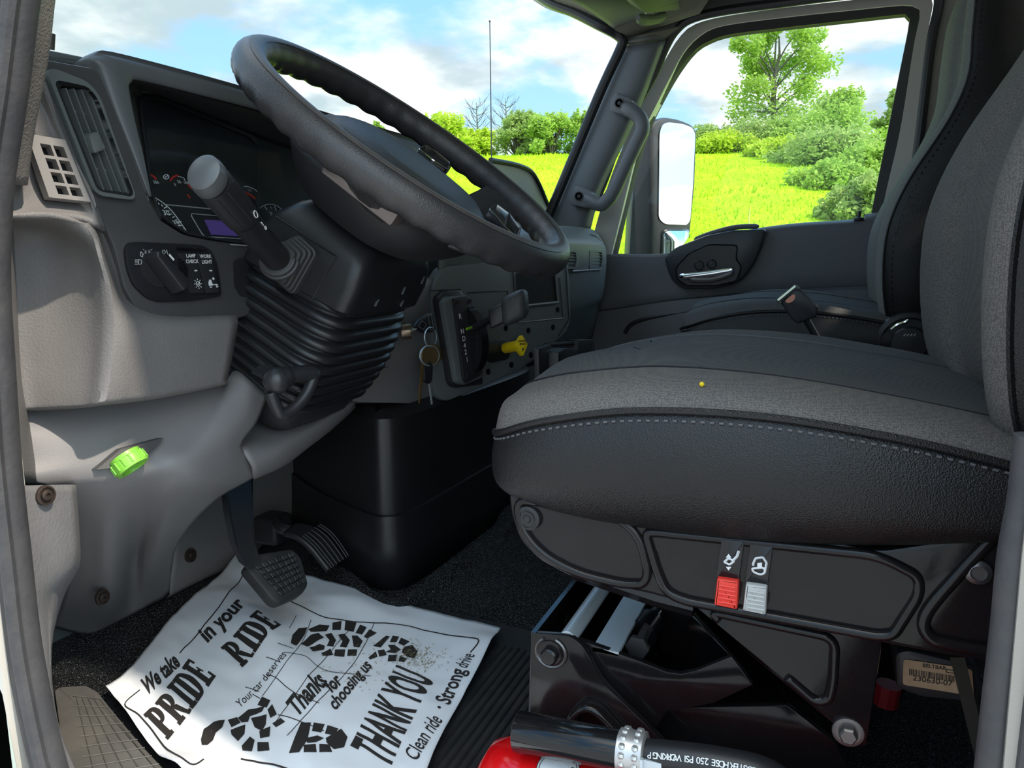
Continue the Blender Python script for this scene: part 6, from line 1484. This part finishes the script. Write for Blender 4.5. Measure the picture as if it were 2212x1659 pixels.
# ------------------------------------------------------------------ printed paper floor mat
PM = thing('paper_floor_mat', 'white printed paper floor mat lying crumpled on the driver floor', 'paper mat', V((.8, .65, 0)))
A_, B_c, C_, D_ = Z(228, 1514, 0), Z(512, 1213, 0), Z(1074, 1374, 0), V((.405, .310, 0))
def S0(u, v): return A_.lerp(B_c, u).lerp(D_.lerp(C_, u), v)
def gauss(x, s): return math.exp(-(x / s) ** 2)
def PZ_(u, v):
    h = .013 + .004 * math.sin(u * 5 + v * 3) * math.sin(v * 6 + 1)
    h += .020 * gauss((u - .55) + (v - .40) * .5, .10) * gauss(v - .36, .22) * .6          # ridge across the middle
    h += .030 * gauss(u + .02, .10) * gauss(v - .47, .10)                             # fold lifted off the near edge
    h += .012 * gauss(u + .02, .08) * gauss(v - .05, .2)                              # near corner lifts
    h += .016 * gauss(u - 1.02, .10) * gauss(v - .05, .14)                            # far corner against the toe board
    h += .004 * gauss(u - .9, .06) * (1 + math.sin(v * 14)) + .003 * gauss(v - 1, .06) * (1 + math.sin(u * 17))
    h += .0020 * noise.noise(V((u * 9, v * 9, 2))) + .0012 * noise.noise(V((u * 22, v * 22, 7)))
    return h
def Sp(u, v, l=0):
    p = S0(u, v)
    # edges wander a little
    e = .008 * math.sin(u * 7 + 1) * (gauss(v, .15) + gauss(v - 1, .2)) - .001 * math.sin(v * 9) * (gauss(u, .15) + gauss(u - 1, .15))
    return p + (D_ - A_).normalized() * e + V((0, 0, PZ_(u, v) + l))
bm = BM(); nu_, nv_ = 70, 90
gg = [[Sp(i / nu_, j / nv_) for j in range(nv_ + 1)] for i in range(nu_ + 1)]
skin(bm, gg); 
bm.normal_update()
if sum(f.normal.z for f in bm.faces) < 0: bmesh.ops.reverse_faces(bm, faces=bm.faces)
obj('sheet', bm, PAPER, PM, 180, solid=.0004, recalc=False)
def uv_of(px, py):
    u, v = .5, .5
    for _ in range(12):
        t = CAM + ray(px, py) * ((PZ_(u, v) - CAM.z) / ray(px, py).z) - V((0, 0, PZ_(u, v)))
        e = 1e-3; p = S0(u, v); pu = (S0(u + e, v) - p) / e; pv = (S0(u, v + e) - p) / e; r = t - p
        det = pu.x * pv.y - pu.y * pv.x; u += (r.x * pv.y - r.y * pv.x) / det; v += (pu.x * r.y - pu.y * r.x) / det
    return u, v
LU, LV = (B_c - A_).length, (D_ - A_).length
def lay(bm, src, fn):
    """lay the flat shape src (bmesh in u,v metres) on the paper"""
    bmesh.ops.triangulate(src, faces=src.faces)
    for _ in range(3):
        es = [e for e in src.edges if e.calc_length() > .014]
        if not es: break
        bmesh.ops.subdivide_edges(src, edges=es, cuts=1); bmesh.ops.triangulate(src, faces=src.faces)
    mp_ = {}
    for v in src.verts: u_, v_ = fn(v.co.x, v.co.y); mp_[v] = bm.verts.new(Sp(u_, v_, .0008))
    for f in src.faces: face(bm, [mp_[v] for v in f.verts])
    src.free()
def frame_fn(u, v, ang, sx_=1, sy_=1):
    ca_, sa_ = math.cos(ang), math.sin(ang)
    return lambda x, y: (u + (x * ca_ * sx_ - y * sa_ * sy_) / LU, v - (x * sa_ * sx_ + y * ca_ * sy_) / LV)
def paper_text(s, u, v, size, ang=0, bold=0, shear=0, sx_=1, sy_=1, spacing=1):
    b2 = BM(); text_bm(b2, s, V((0, 0, 0)), V((1, 0, 0)), V((0, 1, 0)), size, bold=bold, shear=shear, spacing=spacing); lay(PB_, b2, frame_fn(u, v, ang, sx_, sy_))
PB_ = BM()
def stroke(pts, w_=.0016):
    """ink line through (u,v) points"""
    b2 = BM(); P2 = [V((a * LU, b * LV, 0)) for a, b in pts]; P2 = catmull(P2, 5) if len(P2) > 2 else P2
    pv = None
    for i, p in enumerate(P2):
        t = (P2[min(i + 1, len(P2) - 1)] - P2[max(i - 1, 0)]).normalized(); n_ = V((-t.y, t.x, 0)) * w_ * .5; c = (b2.verts.new(p + n_), b2.verts.new(p - n_))
        if pv: face(b2, [pv[0], c[0], c[1], pv[1]])
        pv = c
    lay(PB_, b2, lambda x, y: (x / LU, y / LV))
def pxstroke(pts, w_=.0016): stroke([uv_of(*p) for p in pts], w_)
# slab serif capitals
def glyph(ch):
    R = lambda x0, y0, x1, y1: [(x0, y0), (x1, y0), (x1, y1), (x0, y1)]
    def bowl(x, y0, y1, rx, tk):
        cy, ry = (y0 + y1) / 2, (y1 - y0) / 2; out = []
        for i in range(12):
            a, b = -math.pi / 2 + math.pi * i / 12, -math.pi / 2 + math.pi * (i + 1) / 12
            f = lambda t, s: (x + (rx - tk * s) * math.cos(t) if s else x + rx * math.cos(t), cy + (ry - .11 * s) * math.sin(t))
            out.append([f(a, 0), f(b, 0), f(b, 1), f(a, 1)])
        return out
    stem = [R(.05, 0, .31, 1), R(-.02, 0, .38, .12), R(-.02, .88, .38, 1)]
    if ch == 'I': return stem, .36
    if ch == 'D': return stem + [R(.2, 0, .36, .11), R(.2, .89, .36, 1)] + bowl(.35, 0, 1, .38, .27), .76
    if ch == 'P': return stem + [R(.2, .42, .36, .53), R(.2, .89, .36, 1)] + bowl(.35, .42, 1, .33, .24), .70
    if ch == 'R': return stem + [R(.2, .44, .36, .54), R(.2, .89, .36, 1)] + bowl(.33, .44, 1, .33, .24) + [[(.28, .48), (.54, .46), (.70, .09), (.80, .10), (.80, 0), (.60, -.02)]], .80
    if ch == 'E': return stem + [R(.2, 0, .60, .11), R(.2, .89, .58, 1), R(.2, .46, .46, .56), R(.50, 0, .62, .26), R(.49, .76, .60, 1), R(.40, .38, .47, .64)], .66
def serif(word, u, v, hgt, ang, width):
    x = 0; polys = []
    for ch in word:
        ps, w_ = glyph(ch); polys += [[(x + a, b) for a, b in p] for p in ps]; x += w_ + .06
    k = width / (x - .06); b2 = BM()
    for p in polys: face(b2, [b2.verts.new((a * k + b * hgt * .05, b * hgt, 0)) for a, b in p])
    lay(PB_, b2, frame_fn(u, v, ang))
def span(p, q):
    """(u, v, angle, length) of a baseline drawn from picture column p to q"""
    a, b = uv_of(*p), uv_of(*q); dx_, dy_ = (b[0] - a[0]) * LU, (b[1] - a[1]) * LV
    return a[0], a[1], math.atan2(-dy_, dx_), math.hypot(dx_, dy_)
u, v, an2, ln = span((364, 1599), (468, 1460)); serif('PRIDE', u, v, .068, an2, ln)
u, v, an2, ln = span((524, 1442), (609, 1350)); serif('RIDE', u, v, .064, an2, ln)
def mid(p, q): u, v, a, l = span(p, q); m_ = uv_of((p[0] + q[0]) / 2, (p[1] + q[1]) / 2); return m_[0], m_[1], a, l
def ptext(s, p, q, hgt, bold=0, shear=0, natural=None, spacing=1):
    u, v, a, l = mid(p, q)
    c = bpy.data.curves.new('t', 'FONT'); c.body = s; c.size = 1; c.space_character = spacing; c.offset = bold; t = bpy.data.objects.new('t', c); COL.objects.link(t); bpy.context.view_layer.update(); w0 = t.dimensions.x; bpy.data.objects.remove(t); bpy.data.curves.remove(c)
    paper_text(s, u, v, 1, a, bold, shear, l / w0, hgt, spacing)
ptext('We take', (308, 1486), (382, 1424), .050, .034, .25)
ptext('in your', (438, 1384), (520, 1302), .050, .034, .25)
ptext('Your car deserves', (516, 1530), (617, 1416), .021, 0, 0)
ptext('Thanks', (630, 1533), (696, 1462), .046, .032, .25)
ptext('for', (706, 1490), (731, 1467), .034, .030, .25)
ptext('choosing us', (718, 1526), (797, 1432), .028, .030, .25)
ptext('THANK YOU', (812, 1630), (908, 1449), .088, .034, -.1, spacing=1.05)
ptext('Clean ride', (896, 1640), (954, 1553), .032, .006, 0)
ptext('\u00b7 Strong', (958, 1540), (992, 1448), .033, .020, 0)
ptext('drive', (995, 1441), (1011, 1412), .030, .006, 0)
# rules round the edge
pxstroke([(300, 1488), (268, 1520), (300, 1545), (330, 1580), (370, 1625), (410, 1650), (440, 1640)], .0024)
pxstroke([(388, 1412), (450, 1345), (523, 1240)], .0024)
pxstroke([(628, 1300), (690, 1330), (740, 1340), (800, 1346), (880, 1352), (960, 1370), (1026, 1378), (1012, 1408)], .0022)
pxstroke([(520, 1640), (560, 1648), (600, 1655), (700, 1690)], .002)
# brick-like pavement lines between the soles
for l in ([(566, 1505), (640, 1405), (672, 1340)], [(596, 1560), (714, 1410), (765, 1345)], [(620, 1590), (760, 1440), (808, 1346)], [(575, 1458), (600, 1468), (640, 1500), (690, 1520)], [(612, 1410), (660, 1418), (700, 1448), (800, 1462)], [(600, 1545), (650, 1560), (700, 1580)], [(600, 1390), (634, 1402)], [(575, 1420), (606, 1432)], [(530, 1485), (560, 1495)], [(640, 1330), (625, 1358)], [(545, 1500), (562, 1510)]): pxstroke(l, .0011)
obj('printed_lettering', PB_, INK, PM, None, recalc=False)
# shoe soles, each a print of its own
def sole(polys):
    bm = BM()
    for p in polys:
        b2 = BM(); face(b2, [b2.verts.new((a * LU, b * LV, 0)) for a, b in [uv_of(*q) for q in p]]); lay(bm, b2, lambda x, y: (x / LU, y / LV))
    obj('printed_sole', bm, INK, PM, None, recalc=False)
sole([[(628, 1390), (632, 1372), (645, 1358), (664, 1356), (658, 1372), (640, 1396)], [(666, 1360), (690, 1350), (712, 1352), (706, 1364), (672, 1366)], [(718, 1346), (738, 1342), (736, 1362), (718, 1362)], [(746, 1342), (770, 1346), (764, 1366), (744, 1362)], [(778, 1350), (792, 1356), (782, 1372), (768, 1368)], [(798, 1360), (814, 1368), (792, 1380), (786, 1376)],
      [(650, 1392), (672, 1372), (688, 1368), (700, 1378), (684, 1386), (664, 1398)], [(702, 1372), (716, 1368), (726, 1384), (720, 1398), (706, 1396), (712, 1384)], [(730, 1372), (744, 1370), (756, 1384), (748, 1400), (734, 1398), (740, 1386)], [(760, 1374), (772, 1374), (784, 1386), (776, 1400), (764, 1398), (768, 1386)], [(668, 1400), (690, 1392), (702, 1396), (700, 1404), (676, 1408)], [(694, 1412), (714, 1402), (720, 1416), (698, 1418)], [(724, 1404), (746, 1404), (744, 1420), (722, 1418)], [(752, 1404), (772, 1404), (770, 1418), (750, 1418)]])
sole([[(806, 1396), (834, 1374), (842, 1376), (822, 1400)], [(848, 1374), (862, 1376), (856, 1388), (842, 1388)], [(866, 1378), (884, 1386), (872, 1396), (860, 1390)], [(838, 1394), (852, 1394), (866, 1404), (854, 1412), (832, 1410), (844, 1404)], [(872, 1398), (890, 1394), (902, 1408), (896, 1424), (880, 1420), (868, 1410)], [(816, 1406), (830, 1404), (836, 1416), (820, 1420)], [(840, 1416), (858, 1416), (856, 1430), (838, 1430)], [(864, 1418), (880, 1424), (874, 1432), (862, 1430)], [(796, 1422), (812, 1408), (816, 1420), (800, 1426)]])
sole([[(434, 1598), (440, 1576), (462, 1560), (486, 1556), (480, 1572), (466, 1584), (460, 1600), (448, 1610), (436, 1610)], [(492, 1556), (512, 1550), (520, 1562), (500, 1572)], [(514, 1552), (536, 1534), (572, 1526), (566, 1538), (540, 1548), (536, 1560), (522, 1562)], [(556, 1524), (566, 1506), (584, 1514), (576, 1530)], [(578, 1534), (588, 1522), (598, 1544), (584, 1552)], [(542, 1552), (576, 1544), (574, 1566), (566, 1580), (550, 1572)], [(588, 1564), (606, 1552), (616, 1560), (596, 1572)], [(498, 1578), (530, 1566), (528, 1586), (514, 1602), (500, 1588)], [(560, 1580), (584, 1570), (582, 1592), (562, 1596)], [(522, 1612), (540, 1592), (550, 1600), (544, 1624), (524, 1622)], [(556, 1604), (580, 1604), (582, 1622), (556, 1624)]])
sole([[(624, 1628), (650, 1562), (672, 1562), (668, 1582), (648, 1592), (664, 1600), (650, 1606), (646, 1626)], [(678, 1562), (702, 1566), (694, 1584), (674, 1580)], [(708, 1568), (732, 1576), (722, 1590), (702, 1586)], [(660, 1596), (686, 1590), (700, 1596), (684, 1604), (664, 1606)], [(704, 1596), (724, 1594), (738, 1576), (752, 1594), (744, 1616), (722, 1620), (706, 1606)], [(656, 1610), (682, 1608), (684, 1626), (656, 1626)], [(690, 1608), (712, 1610), (718, 1626), (690, 1626)]])
# dry grass crumbs tracked onto the paper
bm = BM(); rnd = random.Random(11)
for i in range(420):
    if i < 240: px, py = rnd.gauss(905, 26), rnd.gauss(1422, 16)
    elif i < 320: px, py = rnd.gauss(945, 14), rnd.gauss(1640, 10)
    else: px, py = rnd.gauss(800, 60), rnd.gauss(1440, 30)
    u, v = uv_of(px, py)
    if not (.03 < u < .97 and .03 < v < .97): continue
    a = rnd.uniform(0, 6.28); ln = rnd.uniform(.001, .005); d = V((math.cos(a), math.sin(a), 0)) * ln; p = Sp(u, v, .0012); s_ = V((-d.y, d.x, 0)).normalized() * .0004
    face(bm, [bm.verts.new(p - s_), bm.verts.new(p + s_), bm.verts.new(p + d + s_ + V((0, 0, .0006))), bm.verts.new(p + d - s_ + V((0, 0, .0006)))])
tag(obj('grass_clippings', bm, mat('dry clippings', (.3, .24, .13, 1), .9), smooth=None, recalc=False), 'dry grass crumbs tracked over the printed paper mat', 'clippings', kind='stuff')
